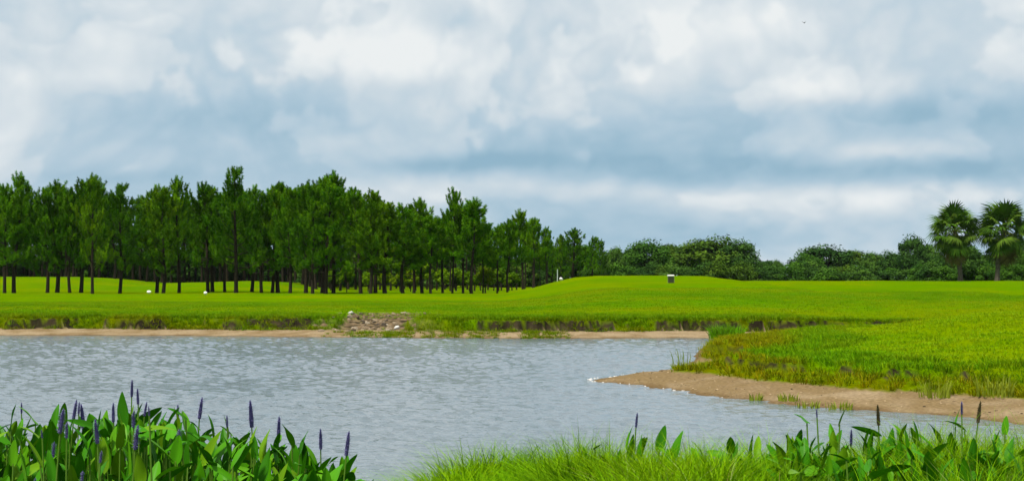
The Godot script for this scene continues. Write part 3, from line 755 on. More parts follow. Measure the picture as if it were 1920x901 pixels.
func spike_mesh(seed_: int) -> ArrayMesh:
	# one metre tall along +y
	rng.seed = seed_
	var mb := MB.new()
	mb.tube([Vector3(0, -0.02, 0), Vector3(0, 0.3, 0), Vector3(0, 0.75, 0), Vector3(0, 1, 0)], [0.075, 0.085, 0.06, 0.016], 7, Color(0.07, 0.065, 0.17))
	for k in 120:
		var u := pow((k + 0.5) / 120.0, 0.92)
		var a := k * 2.399
		var r := (0.09 if u < 0.8 else 0.09 * (1.0 - u) / 0.2 + 0.01)
		var o := Vector3(cos(a), 0, sin(a))
		var p := Vector3(0, u * 0.97, 0) + o * r * 0.6
		var s := Vector3(-sin(a), 0, cos(a)) * 0.022
		var col := Color(0.13, 0.12, 0.30).lerp(Color(0.30, 0.28, 0.50), R(0, 1) * R(0, 1))
		var e := p + o * r * R(0.6, 1.5) + Vector3(0, R(-0.01, 0.05), 0)
		mb.tri(p - s, p + s, e + s * 0.9, col)
		mb.tri(p - s, e + s * 0.9, e - s * 0.9, col)
	return mb.mesh()

# a clump of stalks whose highest leaf tip or flower reaches the height top above the base
func weed(at: Vector3, top: float, spike: float, spent: bool, count: int, label: String, group: String) -> void:
	var o := thing("pickerelweed", at, label, "water plant", group)
	if spike > 0.0:
		var lean := Vector3(R(-0.05, 0.07), 0, R(-0.04, 0.04))
		var m := MB.new()
		var foot := Vector3(-lean.x, 0, -lean.z)
		m.tube([foot, foot * 0.5 + Vector3(0, (top - spike) * 0.5, 0), Vector3(0, top - spike, 0)], [0.006, 0.005, 0.0035], 5, Color.WHITE)
		part("flower_stalk", m.mesh(), stem_mat, o)
		var f := part("flower_spike", spike_shapes[rng.randi() % spike_shapes.size()], spent_mat if spent else spike_mat, o)
		f.position = Vector3(0, top - spike, 0)
		f.basis = Basis(Vector3(0, 0, 1), -lean.x * 2.5) * Basis(Vector3.UP, R(0, TAU))
		f.scale = Vector3.ONE * spike
	for k in count:
		var L := R(0.105, 0.175) * leaf_size
		var a := R(0, TAU)
		var out := Vector3(cos(a), 0, sin(a))
		var tilt := absf(rng.randfn(0.0, 0.45))
		if rng.randf() < 0.12:
			tilt = R(0.8, 1.3)
		var reach := top if (k == 0 and spike <= 0.0) else top * R(0.62, 0.97) - (spike * 0.6)
		var hinge := out * R(0.02, 0.13) + Vector3(0, maxf(0.12, reach - L * cos(tilt)), 0)
		if k == 0 and spike <= 0.0:
			hinge.x *= 0.2
			hinge.z *= 0.2
		var m := MB.new()
		m.tube([out * -0.02, hinge * Vector3(0.3, 0.5, 0.3), hinge], [0.006, 0.0055, 0.004], 5, Color.WHITE)
		part("leaf_stalk", m.mesh(), stem_mat, o)
		var f := part("leaf", leaf_shapes[rng.randi() % leaf_shapes.size()], leaf_mats[rng.randi() % leaf_mats.size()], o)
		f.position = hinge
		# the blade leans outwards and its upper face looks back at the sky
		f.basis = Basis(Vector3.UP, PI / 2.0 - a) * Basis(Vector3.RIGHT, tilt) * Basis(Vector3.UP, PI + R(-0.9, 0.9))
		f.scale = Vector3(L * R(0.85, 1.2), L, L)

# ---------------------------------------------------------------- the scene
func _ready() -> void:
	var cam := Camera3D.new()
	cam.name = "camera"
	cam.fov = 19.39
	cam.near = 0.1
	cam.far = 3000.0
	add_child(cam)
	cam.position = Vector3(0, 1.5, 0)
	cam.rotation_degrees.x = 1.554
	cam.current = true

	var env := Environment.new()
	env.background_mode = Environment.BG_SKY
	env.tonemap_mode = Environment.TONE_MAPPER_LINEAR
	env.tonemap_exposure = 1.45
	env.background_energy_multiplier = 0.69
	env.sdfgi_enabled = true
	env.ssao_enabled = true
	env.ssil_enabled = true
	var sky := Sky.new()
	var pan := PanoramaSkyMaterial.new()
	pan.panorama = ImageTexture.create_from_image(make_sky())
	sky.sky_material = pan
	env.sky = sky
	env.fog_enabled = true
	env.fog_density = 0.00005
	env.fog_light_color = Color(0.82, 0.88, 0.93)
	var we := WorldEnvironment.new()
	we.name = "world_environment"
	we.environment = env
	add_child(we)

	var sun := DirectionalLight3D.new()
	sun.name = "sun"
	sun.light_energy = 1.4
	sun.light_angular_distance = 6.0
	sun.light_color = Color(1.0, 0.96, 0.89)
	sun.shadow_enabled = true
	add_child(sun)
	sun.rotation_degrees = Vector3(-62, -38, 0)

	# ---- land and water
	nz1 = noise(21, 0.1, 3)
	nz2 = noise(22, 0.1, 3)
	nz3 = noise(23, 0.1, 3)
	make_sdf()
	make_ground()
	make_water()

	# ---- materials of the plants
	bark = tinted(0.95, 0.2)
	bark.albedo_texture = noise_tex(61, 0.03, Color(0.5, 0.5, 0.5), Color(1, 1, 1), 256)
	bark.uv1_triplanar = true
	bark.uv1_scale = Vector3(1.6, 0.5, 1.6)
	grey_bark = bark.duplicate()
	for c in [Color(1, 1, 1), Color(0.74, 0.82, 0.9), Color(0.95, 0.88, 0.8), Color(0.62, 0.70, 0.8), Color(0.85, 0.93, 0.9)]:
		var m := tinted(0.8, 0.0, Color(0.25, 0.3, 0.1))
		m.albedo_color = Color(c.r, c.g, c.b).linear_to_srgb()
		needles.append(m)
	leaves = tinted(0.8, 0.0, Color(0.3, 0.35, 0.12))
	for c in [Color(1, 1, 1), Color(0.7, 0.75, 0.85), Color(0.95, 0.85, 0.6), Color(0.55, 0.62, 0.75), Color(0.8, 0.92, 0.7)]:
		var m := tinted(0.8, 0.0, Color(0.3, 0.35, 0.12))
		m.albedo_color = Color(c.r, c.g, c.b).linear_to_srgb()
		crowns.append(m)

	# ---- the pine grove
	var kinds := []
	for k in 7:
		kinds.append(pine_mesh(100 + k, [1.7, 2.1, 1.5, 2.5, 1.9, 2.7, 1.6][k], [2.05, 1.85, 2.2, 1.7, 2.0, 1.6, 1.9][k]))
	var slim := []
	for k in 4:
		slim.append(pine_mesh(130 + k, 2.6 + 0.3 * k, 1.55, 0.75))
	for k in FRONT_PINES.size():
		rng.seed = 300 + k
		var p: Array = FRONT_PINES[k]
		var y := height(p[0], p[1])
		var h: float = p[2] - y
		var which := "%s pine from the left along the front edge of the grove" % nth(k + 1)
		which = ("tall " if h > 7.0 else "short " if h < 5.0 else "") + which
		pine("pine_tree", (slim[k % 4] if k > 31 else kinds[k % 7]), Vector3(p[0], y - 0.05, p[1]), h, R(0, TAU), R(0.78, 1.15) * (1.0 if h > 6.0 else 1.25), which, "pines along the front edge of the grove")
	for k in BACK_PINES.size():
		rng.seed = 400 + k
		var p: Array = BACK_PINES[k]
		var y := height(p[0], p[1])
		var h: float = p[2] - y
		pine("pine_tree", (slim[k % 4] if p[0] > -14.0 else kinds[k % 7]), Vector3(p[0], y - 0.05, p[1]), h, R(0, TAU), R(0.85, 1.1), "pine deep in the grove, partly hidden behind its front trunks", "pines deep in the grove")
	# ---- broadleaf trees and bushes
	var dark := Color(0.036, 0.090, 0.018)
	var mid := Color(0.075, 0.155, 0.022)
	var oaks := []
	for k in 4:
		oaks.append(leafy_mesh(500 + k, 34, 300, 0.058, 0.25, dark, mid))
	var shrubs := []
	for k in 4:
		shrubs.append(leafy_mesh(520 + k, 22, 240, 0.07, -0.15, dark, mid, 0.9))
	var light_tree := leafy_mesh(540, 16, 110, 0.12, 0.45, Color(0.09, 0.19, 0.006), Color(0.12, 0.21, 0.008))
	for k in UNDERSTORY.size():
		rng.seed = 600 + k
		var p: Array = UNDERSTORY[k]
		var y := height(p[0], p[1])
		leafy("understory_shrub", shrubs[k % 4], Vector3(p[0], y - 0.1, p[1]), p[2] - y, p[3], R(0, TAU), "dark shrub in the shade behind the pine trunks", "shrub", "shrubs behind the pine grove")
	var saplings := SAPLINGS.duplicate()
	saplings.sort_custom(func(a, b): return a[0] / a[1] > b[0] / b[1])
	for k in saplings.size():
		rng.seed = 700 + k
		var p: Array = saplings[k]
		var y := height(p[0], p[1])
		var lab := "%s yellow-green sapling from the left under the pines" % nth(k + 1)
		leafy("sapling_tree", light_tree, Vector3(p[0], y - 0.05, p[1]), p[2] - y, p[3], R(0, TAU), lab, "tree", "light saplings under the pines")
	var oak_k := 0
	for k in FAR_TREES.size():
		rng.seed = 800 + k
		var p: Array = FAR_TREES[k]
		var y := height(p[0], p[1])
		if p[4] == 1:
			pine("pine_tree", kinds[(k + 3) % 7], Vector3(p[0], y - 0.05, p[1]), p[2] - y, R(0, TAU), 1.45 * p[3] / 1.7, ["bushy pine rising behind the left shoulder of the mound", "pine at the right end of the grove, tucked behind its last trees", "dark pine right of the bushy one behind the mound", "low dark pine, last before the oaks behind the mound"][k], "far trees along the horizon")
		else:
			oak_k += 1
			leafy("oak_tree", oaks[k % 4], Vector3(p[0], y - 0.1, p[1]), p[2] - y, p[3] * 1.1, R(0, TAU), "%s rounded dark oak from the left in the far tree line" % nth(oak_k), "tree", "far trees along the horizon")
	for k in FAR_BUSHES.size():
		rng.seed = 900 + k
		var p: Array = FAR_BUSHES[k]
		var y := height(p[0], p[1])
		leafy("far_bush", shrubs[k % 4], Vector3(p[0], y - 0.1, p[1]), p[2] - y, p[3], R(0, TAU), "%s bush from the left in the low far hedge line" % nth(k + 1), "bush", "bushes below the far trees")
	palm(Vector3(30.0, height(30.0, -94.0), -94.0), 3.6, 1.12, 40, "sabal palm with open crown, left of the two palms", Vector3(-0.35, 0, 0), -1.35)
	palm(Vector3(32.1, height(32.1, -93.0), -93.0), 3.6, 1.22, 50, "sabal palm with dense rounded crown, right of the two palms", Vector3(0.5, 0, 0), -1.0)
	grasses()
	stones_and_objects()
	pickerelweeds()

func scatter(x0: float, x1: float, z0: float, z1: float, n: int, s0: float, s1: float, keep: Callable, gain: float) -> Array:
	var where := []
	var cols := PackedColorArray()
	for k in n:
		var x := R(x0, x1)
		var z := R(z0, z1)
		var q := land(x, z)
		var w: float = keep.call(x, z, q)
		if w <= 0.0 or (w < 1.0 and rng.randf() > w):
			continue
		var s := R(s0, s1)
		where.append(Transform3D(Basis(Vector3.UP, R(0, TAU)).scaled(Vector3(s, s * R(0.8, 1.25), s)), Vector3(x, q.x - 0.01, z)))
		var c := turf(x, z)
		var dry := smoothstep(2.2, 1.4, q.w) * R(0.3, 1.0) if z > -34.0 else smoothstep(2.0, 1.0, q.w) * R(0, 0.7)
		c = c.lerp(Color(0.165, 0.15, 0.002), dry)
		if z > -34.0 and q.w > 1.7 and q.w < 2.7:
			c = c.lerp(Color(0.075, 0.20, 0.001), R(0.0, 0.8))
		cols.append(Color(c.r * gain * R(0.85, 1.15), c.g * gain * R(0.9, 1.1), c.b * gain))
	return [where, cols]

func grasses() -> void:
	var gm := tinted(0.8, 0.1, Color(0.4, 0.45, 0.15))
	var short_tuft := blades(31, 14, 0.042, 0.011, 0.09, 0.6)
	var bank_tuft := blades(32, 16, 0.13, 0.011, 0.07, 0.8)
	rng.seed = 71
	var a := scatter(2.0, 15.5, -38.0, -15.5, 34000, 0.8, 1.4, func(x, z, q): return 0.0 if q.y > 0.35 or q.w < 2.0 or x > 3.0 - z * 0.36 else 1.0, 1.4)
	stuff("spit_grass", short_tuft, gm, a[0], a[1], "short green grass covering the spit on the right", "grass")
	a = scatter(1.5, 13.0, -35.0, -15.0, 30000, 0.6, 1.3, func(x, z, q): return 0.0 if q.y > 0.5 or q.w > 2.9 or q.w < 0.2 or q.z > 0.5 else 1.0, 1.15)
	stuff("bank_grass", bank_tuft, gm, a[0], a[1], "rough yellow-green grass along the bank of the spit", "grass")
	a = scatter(-22.0, 12.0, -42.5, -35.0, 46000, 0.6, 1.5, func(x, z, q): return 0.0 if q.y > 0.6 or q.w > 4.2 or (q.z > 0.5 and x > -5.2 and x < -1.9) else (0.45 if q.z > 0.5 else 1.0 if q.w < 2.4 else 0.5), 1.1)
	stuff("far_bank_grass", bank_tuft, gm, a[0], a[1], "rough grass hanging over the eroded far bank", "grass")
	rng.seed = 73
	a = scatter(-24.0, 20.0, -60.0, -40.5, 36000, 0.8, 1.5, func(x, z, q): return 0.0 if q.w < 3.0 or absf(x) > 2.0 - z * 0.4 else 1.0, 1.25)
	stuff("lawn_grass", short_tuft, gm, a[0], a[1], "short mown grass of the lawn beyond the pond", "grass")
	# green patches at the water's edge of the far beach
	rng.seed = 72
	a = scatter(-4.9, 1.5, -38.0, -35.0, 5200, 0.4, 1.05, func(x, z, q): return smoothstep(-0.4, 0.6, nz3.get_noise_2d(x * 11.0, 3.0) + 0.6 * nz2.get_noise_2d(x * 30.0, z * 30.0)) if q.w > -0.02 and q.w < 1.1 else 0.0, 1.05)
	stuff("waterside_grass", bank_tuft, gm, a[0], a[1], "low green grass at the water's edge of the far beach", "grass")
	# grass of the near shore
	var near_kinds := [blades(33, 12, 0.29, 0.0095, 0.07, 0.8, 3), blades(34, 10, 0.37, 0.0075, 0.06, 1.35, 5), blades(35, 14, 0.25, 0.0105, 0.08, 0.75, 3)]
	var ng := tinted(0.7, 0.05, Color(0.4, 0.45, 0.15))
	for k in 3:
		rng.seed = 80 + k
		var where := []
		var cols := PackedColorArray()
		for q in 9000:
			var x := R(-1.3, 4.6)
			var z := R(-9.4, -5.2)
			if x > 0.5 - z * 0.4:
				continue
			if x > 1.2 and z > -6.45 and rng.randf() < 0.75:
				continue
			var d := shore(x, z) + 0.15 * nz1.get_noise_2d(x * 12.0, z * 12.0)
			if d < -0.12:
				continue
			var y := maxf(height(x, z), -0.05)
			var g := nz2.get_noise_2d(x * 10.0, z * 10.0)
			var tall := lerpf(0.82, 1.18, smoothstep(-0.9, 0.5, x)) * lerpf(1.0, 1.08, smoothstep(1.0, 1.8, x)) * (1.0 + 0.75 * g) * R(0.65, 1.2)
			where.append(Transform3D(Basis(Vector3.UP, R(0, TAU)).scaled(Vector3(1, tall, 1)), Vector3(x, y - 0.01, z)))
			var c := Color(0.075, 0.27, 0.002).lerp(Color(0.18, 0.32, 0.003), clampf(0.4 + g + R(-0.3, 0.3), 0, 1))
			c = c.lerp(Color(0.04, 0.13, 0.004), clampf(nz1.get_noise_2d(x * 8.0, z * 8.0 + 50.0) * 1.4 + R(-0.2, 0.2), 0, 0.8))
			if rng.randf() < 0.06 and x > 0.6:
				c = Color(0.26, 0.33, 0.09) if rng.randf() < 0.5 else Color(0.20, 0.15, 0.05)
			cols.append(c)
		stuff("shore_grass", near_kinds[k], ng, where, cols, ["bright fine grass of the near shore at the bottom right", "arching long grass of the near shore at the bottom right", "dense short grass of the near shore at the bottom right"][k], "grass")
	# thin blades that stick out of the mass
	var wisp := blades(36, 5, 0.62, 0.0045, 0.05, 0.35, 4)
	rng.seed = 90
	var where := []
	var cols := PackedColorArray()
	for q in 420:
		var x := R(0.0, 3.6)
		var z := R(-8.6, -6.2)
		if shore(x, z) < -0.05 or x > 0.5 - z * 0.4:
			continue
		where.append(Transform3D(Basis(Vector3.UP, R(0, TAU)).scaled(Vector3.ONE * R(0.6, 1.0) * lerpf(0.75, 1.15, smoothstep(0.0, 2.0, x))), Vector3(x, maxf(height(x, z), -0.03), z)))
		cols.append(Color(0.08, 0.17, 0.02).lerp(Color(0.2, 0.27, 0.07), R(0, 1)))
	stuff("tall_wisps", wisp, ng, where, cols, "thin tall grass stems rising above the shore grass", "grass")

func reed_clump(at: Vector3, n: int, tall: float, radius: float, col: Color, label: String) -> void:
	var m := blades(int(absf(at.x * 37.0 + at.z * 11.0)) + 7, n, tall, 0.022, radius, 0.35, 3)
	var o := solo("grass_clump", m, null)
	var mat := matte(col, 0.6, 0.3)
	mat.backlight_enabled = true
	mat.backlight = Color(0.35, 0.4, 0.1)
	o.material_override = mat
	o.position = at
	tag(o, label, "grass clump", "grass clumps on the beaches")

func rock_mesh(seed_: int) -> ArrayMesh:
	rng.seed = seed_
	var s := SphereMesh.new()
	s.radial_segments = 9
	s.rings = 5
	var arr := s.get_mesh_arrays()
	var f := noise(seed_, 0.9, 2)
	var v: PackedVector3Array = arr[Mesh.ARRAY_VERTEX]
	for k in v.size():
		v[k] *= Vector3(1.0, 0.7, 0.85) * (1.0 + 0.55 * f.get_noise_3dv(v[k] * 1.6))
	arr[Mesh.ARRAY_VERTEX] = v
	var am := ArrayMesh.new()
	am.add_surface_from_arrays(Mesh.PRIMITIVE_TRIANGLES, arr)
	var st := SurfaceTool.new()
	st.create_from(am, 0)
	st.generate_normals()
	return st.commit()

func stones_and_objects() -> void:
	# ---- rubble in the gully
	var shapes := []
	for k in 5:
		shapes.append(rock_mesh(1000 + k))
	var tones := []
	for c in [Color(0.33, 0.26, 0.17), Color(0.24, 0.175, 0.11), Color(0.07, 0.055, 0.038), Color(0.42, 0.36, 0.27)]:
		var m := matte(c, 0.9, 0.3)
		m.albedo_texture = noise_tex(91, 0.05, Color(0.55, 0.55, 0.55), Color(1, 1, 1), 128)
		m.uv1_triplanar = true
		tones.append(m)
	rng.seed = 1010
	for k in 210:
		var x := rng.randfn(-3.6, 0.75)
		var z := -R(37.0, 42.6)
		var s := 0.06 + 0.2 * pow(rng.randf(), 2.0)
		var o := solo("rubble_stone", shapes[k % 5], tones[[0, 1, 1, 2, 0, 3][rng.randi() % 6]])
		o.position = Vector3(x, height(x, z) - s * 0.15, z)
		o.basis = Basis(rdir(), R(0, TAU))
		o.scale = Vector3.ONE * s
		tag(o, "small brown stone in the rubble of the far bank gully", "stone", "rubble stones in the gully")
	var pale := solo("pale_stone", shapes[1], matte(Color(0.5, 0.49, 0.47), 0.9, 0.3))
	pale.position = Vector3(-3.1, height(-3.1, -37.9) + 0.04, -37.9)
	pale.scale = Vector3.ONE * 0.17
	tag(pale, "pale whitish stone at the foot of the gully", "stone")
	var pale2 := solo("pale_stone", shapes[3], matte(Color(0.42, 0.42, 0.38), 0.9, 0.3))
	pale2.position = Vector3(-4.75, height(-4.75, -41.4) + 0.04, -41.4)
	pale2.scale = Vector3.ONE * 0.16
	tag(pale2, "pale stone at the top left corner of the gully", "stone")

	# ---- grit on the sand of the spit
	rng.seed = 1020
	var gw := []
	var gc := PackedColorArray()
	for k in 2600:
		var x := R(1.2, 6.5)
		var z := -R(15.0, 23.0)
		var q := land(x, z)
		if q.w < 0.05 or q.y < 0.6:
			continue
		var s := 0.008 + 0.03 * pow(rng.randf(), 4.0)
		gw.append(Transform3D(Basis(Vector3.UP, R(0, TAU)).scaled(Vector3(s, s, s)), Vector3(x, q.x, z)))
		gc.append(Color(0.06, 0.045, 0.025).lerp(Color(0.34, 0.26, 0.16), R(0, 1)))
	stuff("beach_grit", shapes[0], tinted(0.95, 0.2), gw, gc, "grit and small stones strewn over the sand of the spit", "gravel")

	# ---- clumps on the beaches
	for c in [[3.0, -17.35, 30, 0.12, 0.09, "small yellow-green grass tuft, leftmost on the spit's waterline"], [3.35, -17.0, 46, 0.11, 0.16, "yellow-green grass tuft, middle one on the spit's waterline"], [3.45, -16.45, 50, 0.12, 0.16, "yellow-green grass tuft, rightmost on the spit's waterline"], [3.75, -16.2, 50, 0.12, 0.18, "pale grass tuft by the water right of the spit tufts"], [5.0, -16.6, 60, 0.26, 0.2, "taller dry grass tuft on the sand near the right edge"], [5.6, -16.3, 60, 0.3, 0.22, "rough grass tuft on the sand at the right edge"]]:
		reed_clump(Vector3(c[0], height(c[0], c[1]), c[1]), c[2], c[3], c[4], Color(0.15, 0.19, 0.01), c[5])
	rng.seed = 77
	var reed_green := matte(Color(0.065, 0.20, 0.002), 0.9, 0.0)
	reed_green.backlight_enabled = true
	reed_green.backlight = Color(0.35, 0.4, 0.1)
	var b := thing("reed_bush", Vector3(5.3, 0.0, -34.9), "dense green reed clump where the inlet meets the far beach", "bush")
	for k in 9:
		var m := part("reed_tuft", blades(1200 + k, 60, 0.42, 0.03, 0.18, 0.6, 3), reed_green, b)
		m.position = Vector3(R(-0.38, 0.38), 0.02, R(-0.2, 0.2))
		m.scale = Vector3.ONE * R(0.8, 1.15)
	for k in 3:
		var x: float = [3.75, 3.55, 3.3][k]
		var z: float = [-27.8, -26.2, -25.0][k]
		reed_clump(Vector3(x - 0.25, -0.02, z), 9, 0.3, 0.3, Color(0.1, 0.15, 0.03), "%s sparse reed patch in the water beside the spit" % nth(k + 1))

	# ---- foam where ripples run on to the tip of the spit
	var fm := MB.new()
	rng.seed = 1300
	for k in 5200:
		var x := R(0.9, 3.2)
		var z := -R(16.8, 22.6)
		var q := land(x, z)
		if absf(q.w + 0.03) > 0.035 or (x > 1.35 and nz2.get_noise_2d(x * 40.0, z * 40.0) < 0.06) or rng.randf() < smoothstep(1.2, 3.4, x):
			continue
		var r := R(0.004, 0.010) * (1.6 if x < 1.5 else 1.0)
		var ctr := fm.vert(Vector3(x, 0.016, z), Vector3.UP, Color(0.48, 0.48, 0.48))
		var ring := []
		for a in 8:
			var rr := r * R(0.6, 1.3)
			ring.append(fm.vert(Vector3(x + cos(a * TAU / 8) * rr * 1.5, 0.006, z + sin(a * TAU / 8) * rr), (Vector3.UP + Vector3(cos(a * TAU / 8), 0, sin(a * TAU / 8)) * 0.5).normalized(), Color(0.48, 0.48, 0.48)))
		for a in 8:
			fm.face(ctr, ring[a], ring[(a + 1) % 8])
	var foam := solo("foam", fm.mesh(), tinted(0.7, 0.4))
	tag(foam, "white foam flecks round the tip of the spit", "foam", "", "stuff")

	# ---- the box on the mound
	var bx := 7.46
	var bz := -66.0
	var box := thing("course_box", Vector3(bx, height(bx, bz), bz), "small dark box with white lid on the mound top", "box")
	var body := MB.new()
	prism(body, Vector3(0, 0.19, 0), Vector3(0.34, 0.42, 0.32), 0.02)
	part("body", body.mesh(), matte(Color(0.034, 0.042, 0.02), 0.8, 0.2), box)
	box.scale = Vector3.ONE * 0.74
	var lid := MB.new()
	prism(lid, Vector3(0, 0.46, 0), Vector3(0.42, 0.11, 0.4), 0.03)
	part("lid", lid.mesh(), matte(Color(0.62, 0.63, 0.65), 0.5, 0.5), box)
	for s in [-1, 1]:
		var leg := MB.new()
		leg.tube([Vector3(0.195 * s, -0.05, 0.12), Vector3(0.195 * s, 0.40, 0.12)], [0.018, 0.018], 8, Color.WHITE)
		part("post", leg.mesh(), matte(Color(0.12, 0.14, 0.09), 0.6, 0.3), box)
	# ---- tee markers and the pale post
	for k in 2:
		var x: float = [-20.4, -16.9][k]
		var z: float = [-79.0, -77.5][k]
		var t := thing("tee_marker", Vector3(x, height(x, z), z), ["left one of two small white markers before the pines", "right one of two small white markers before the pines"][k], "tee marker", "white tee markers")
		var m := SphereMesh.new()
		m.radius = 0.1
		m.height = 0.17
		var ball := part("ball", m, matte(Color(0.82, 0.82, 0.83), 0.4, 0.5), t)
		ball.position.y = 0.12
		ball.scale = Vector3(1.25 if k == 0 else 1.0, 1, 1)
		var foot := MB.new()
		foot.tube([Vector3(0, -0.06, 0), Vector3(0, 0.06, 0)], [0.03, 0.03], 8, Color.WHITE)
		part("spike", foot.mesh(), matte(Color(0.3, 0.3, 0.3), 0.6, 0.4), t)
	var post := thing("marker_post", Vector3(2.62, height(2.62, -81.0), -81.0), "thin pale post on the left shoulder of the mound", "post")
	var pm := MB.new()
	pm.tube([Vector3(0, -0.2, 0), Vector3(0, 0.66, 0)], [0.03, 0.028], 10, Color.WHITE)
	part("pole", pm.mesh(), matte(Color(0.34, 0.42, 0.38), 0.5, 0.4), post)
	var pc := MB.new()
	pc.tube([Vector3(0, 0.66, 0), Vector3(0, 0.70, 0)], [0.034, 0.012], 10, Color.WHITE)
	part("cap", pc.mesh(), matte(Color(0.34, 0.42, 0.38), 0.5, 0.4), post)
	var ws := solo("white_marker", rock_mesh(1404), matte(Color(0.6, 0.62, 0.64), 0.6, 0.4))
	ws.position = Vector3(2.82, height(2.82, -81.0) + 0.1, -81.0)
	ws.scale = Vector3(0.2, 0.26, 0.2)
	tag(ws, "small whitish marker beside the thin pale post", "marker")
	# ---- sand bunker at the right edge
	var sb := MB.new()
	var ctr := Vector2(38.4, -100.0)
	var cc := sb.vert(Vector3(ctr.x, height(ctr.x, ctr.y) + 0.55, ctr.y), Vector3.UP, Color.WHITE)
	var ring := []
	for a in 28:
		var q := ctr + Vector2(cos(a * TAU / 28) * 5.5, sin(a * TAU / 28) * 3.4) * (1.0 + 0.12 * sin(a * 1.7))
		ring.append(sb.vert(Vector3(q.x, height(q.x, q.y) - 0.02, q.y), Vector3(cos(a * TAU / 28) * 0.1, 1, sin(a * TAU / 28) * 0.1).normalized(), Color.WHITE))
	for a in 28:
		sb.face(cc, ring[a], ring[(a + 1) % 28])
	tag(solo("sand_bunker", sb.mesh(), matte(Color(0.42, 0.36, 0.28), 0.95, 0.2)), "pale sand bunker at the right edge beyond the lawn", "bunker", "", "structure")
	# ---- bird in the sky
	var bird := thing("bird", Vector3(41.6, 37.8, -199.0), "tiny dark bird flying high in the clouds at right", "bird")
	var bm := MB.new()
	bm.tube([Vector3(-0.22, 0, 0), Vector3(-0.1, 0.02, 0), Vector3(0.1, 0.02, 0), Vector3(0.2, 0.03, 0)], [0.02, 0.06, 0.055, 0.02], 8, Color.WHITE)
	part("body", bm.mesh(), matte(Color(0.06, 0.06, 0.06)), bird)
	for s in [-1, 1]:
		var wm := MB.new()
		wm.tri(Vector3(-0.1, 0.03, 0.04 * s), Vector3(0.09, 0.03, 0.04 * s), Vector3(0.0, 0.24, 0.3 * s), Color.WHITE)
		wm.tri(Vector3(-0.1, 0.03, 0.04 * s), Vector3(0.0, 0.24, 0.3 * s), Vector3(-0.12, 0.2, 0.34 * s), Color.WHITE)
		part("wing", wm.mesh(), matte(Color(0.06, 0.06, 0.06)), bird)
	bird.rotation.y = 0.9

func leaf_green() -> StandardMaterial3D:
	if not stem_mat:
		stem_mat = matte(Color(0.075, 0.17, 0.01), 0.5, 0.4)
		stem_mat.backlight_enabled = true
		stem_mat.backlight = Color(0.3, 0.35, 0.1)
	return stem_mat

# a box with chamfered edges
func prism(mb: MB, at: Vector3, size: Vector3, cut: float) -> void:
	var s := size * 0.5
	var rings := [[-s.y, cut], [-s.y + cut, 0.0], [s.y - cut, 0.0], [s.y, cut]]
	var loops := []
	for r in rings:
		var x: float = s.x - r[1]
		var z: float = s.z - r[1]
		var k := cut * 0.7
		var lp := []
		for p in [Vector2(x - k, z), Vector2(x, z - k), Vector2(x, -z + k), Vector2(x - k, -z), Vector2(-x + k, -z), Vector2(-x, -z + k), Vector2(-x, z - k), Vector2(-x + k, z)]:
			lp.append(at + Vector3(p.x, r[0], p.y))
		loops.append(lp)
	for k in 3:
		for a in 8:
			mb.quad(loops[k][a], loops[k + 1][a], loops[k + 1][(a + 1) % 8], loops[k][(a + 1) % 8], Color.WHITE)
	for a in range(1, 7):
		mb.tri(loops[3][0], loops[3][a + 1], loops[3][a], Color.WHITE)
		mb.tri(loops[0][0], loops[0][a], loops[0][a + 1], Color.WHITE)

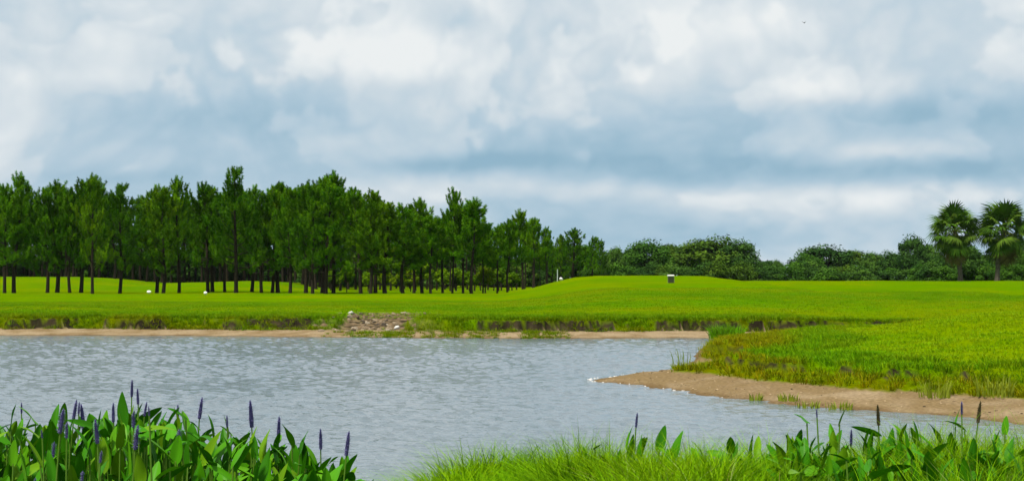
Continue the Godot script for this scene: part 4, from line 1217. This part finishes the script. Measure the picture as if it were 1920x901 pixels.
func pickerelweeds() -> void:
	for k in 7:
		leaf_shapes.append(leaf_mesh(1500 + k, [0.19, 0.16, 0.21, 0.17, 0.15, 0.18, 0.2][k], [0.05, 0.16, 0.1, 0.3, 0.02, 0.22, -0.06][k], [0.3, 0.45, 0.2, 0.35, 0.55, 0.25, 0.4][k], [0.0, 0.03, 0.05, 0.02, 0.0, 0.04, 0.03][k]))
	for c in [Color(0.036, 0.175, 0.002), Color(0.050, 0.205, 0.002), Color(0.024, 0.125, 0.002), Color(0.070, 0.225, 0.003), Color(0.030, 0.15, 0.002), Color(0.095, 0.215, 0.004)]:
		var m := tinted(0.45, 0.2, Color(0.35, 0.42, 0.08))
		m.albedo_color = Color(c.r, c.g, c.b).linear_to_srgb()
		leaf_mats.append(m)
	leaf_green()
	for k in 3:
		spike_shapes.append(spike_mesh(1600 + k))
	spike_mat = tinted(0.8, 0.3)
	spent_mat = matte(Color(0.09, 0.075, 0.035), 0.9, 0.2)
	rng.seed = 1700
	var order := SPIKES_LEFT.duplicate()
	order.sort_custom(func(a, b): return a[0] / a[2] > b[0] / b[2])
	for k in order.size():
		var p: Array = order[k]
		var y := maxf(height(p[0], p[2]), -0.35)
		var lab := "pickerelweed with a purple spike, %s flower from the left edge" % nth(k + 1)
		if p[0] > 0.0:
			lab = "pickerelweed with a lone purple spike above the middle of the grass"
		weed(Vector3(p[0], y, p[2]), p[1] - y, p[3], false, 3, lab, "flowering pickerelweeds")
	leaf_size = 0.84
	for k in SPIKES_RIGHT.size():
		var p: Array = SPIKES_RIGHT[k]
		var y := maxf(height(p[0], p[2]), -0.35)
		weed(Vector3(p[0], y, p[2]), p[1] - y, p[3], false, 2, "pickerelweed with a purple spike in the right grass, %s from its left" % nth([1, 2, 3, 5, 4][k]), "flowering pickerelweeds")
	for k in SPENT.size():
		var p: Array = SPENT[k]
		var y := height(p[0], p[2])
		weed(Vector3(p[0], y, p[2]), p[1] - y, p[3], true, 1, ["pickerelweed with a withered brown spike, the left of two", "pickerelweed with a withered brown spike, the right of two"][k], "withered pickerelweeds")
	leaf_size = 1.0
	for k in LEAFY_LEFT.size():
		var p: Array = LEAFY_LEFT[k]
		var y := maxf(height(p[0], p[2]), -0.35)
		weed(Vector3(p[0], y, p[2]), p[1] - y, 0.0, false, 5, "leafy pickerelweed without a flower in the dense left clump", "leafy pickerelweeds of the left clump")
	leaf_size = 0.84
	var ro := LEAFY_RIGHT.duplicate()
	ro.sort_custom(func(a, b): return a[0] / a[2] > b[0] / b[2])
	for k in ro.size():
		var p: Array = ro[k]
		var y := maxf(height(p[0], p[2]), -0.2)
		weed(Vector3(p[0], y, p[2]), p[1] - y, 0.0, false, 4, "broad-leaved pickerelweed in the shore grass, %s from its left" % nth(k + 1), "leafy pickerelweeds of the right shore")
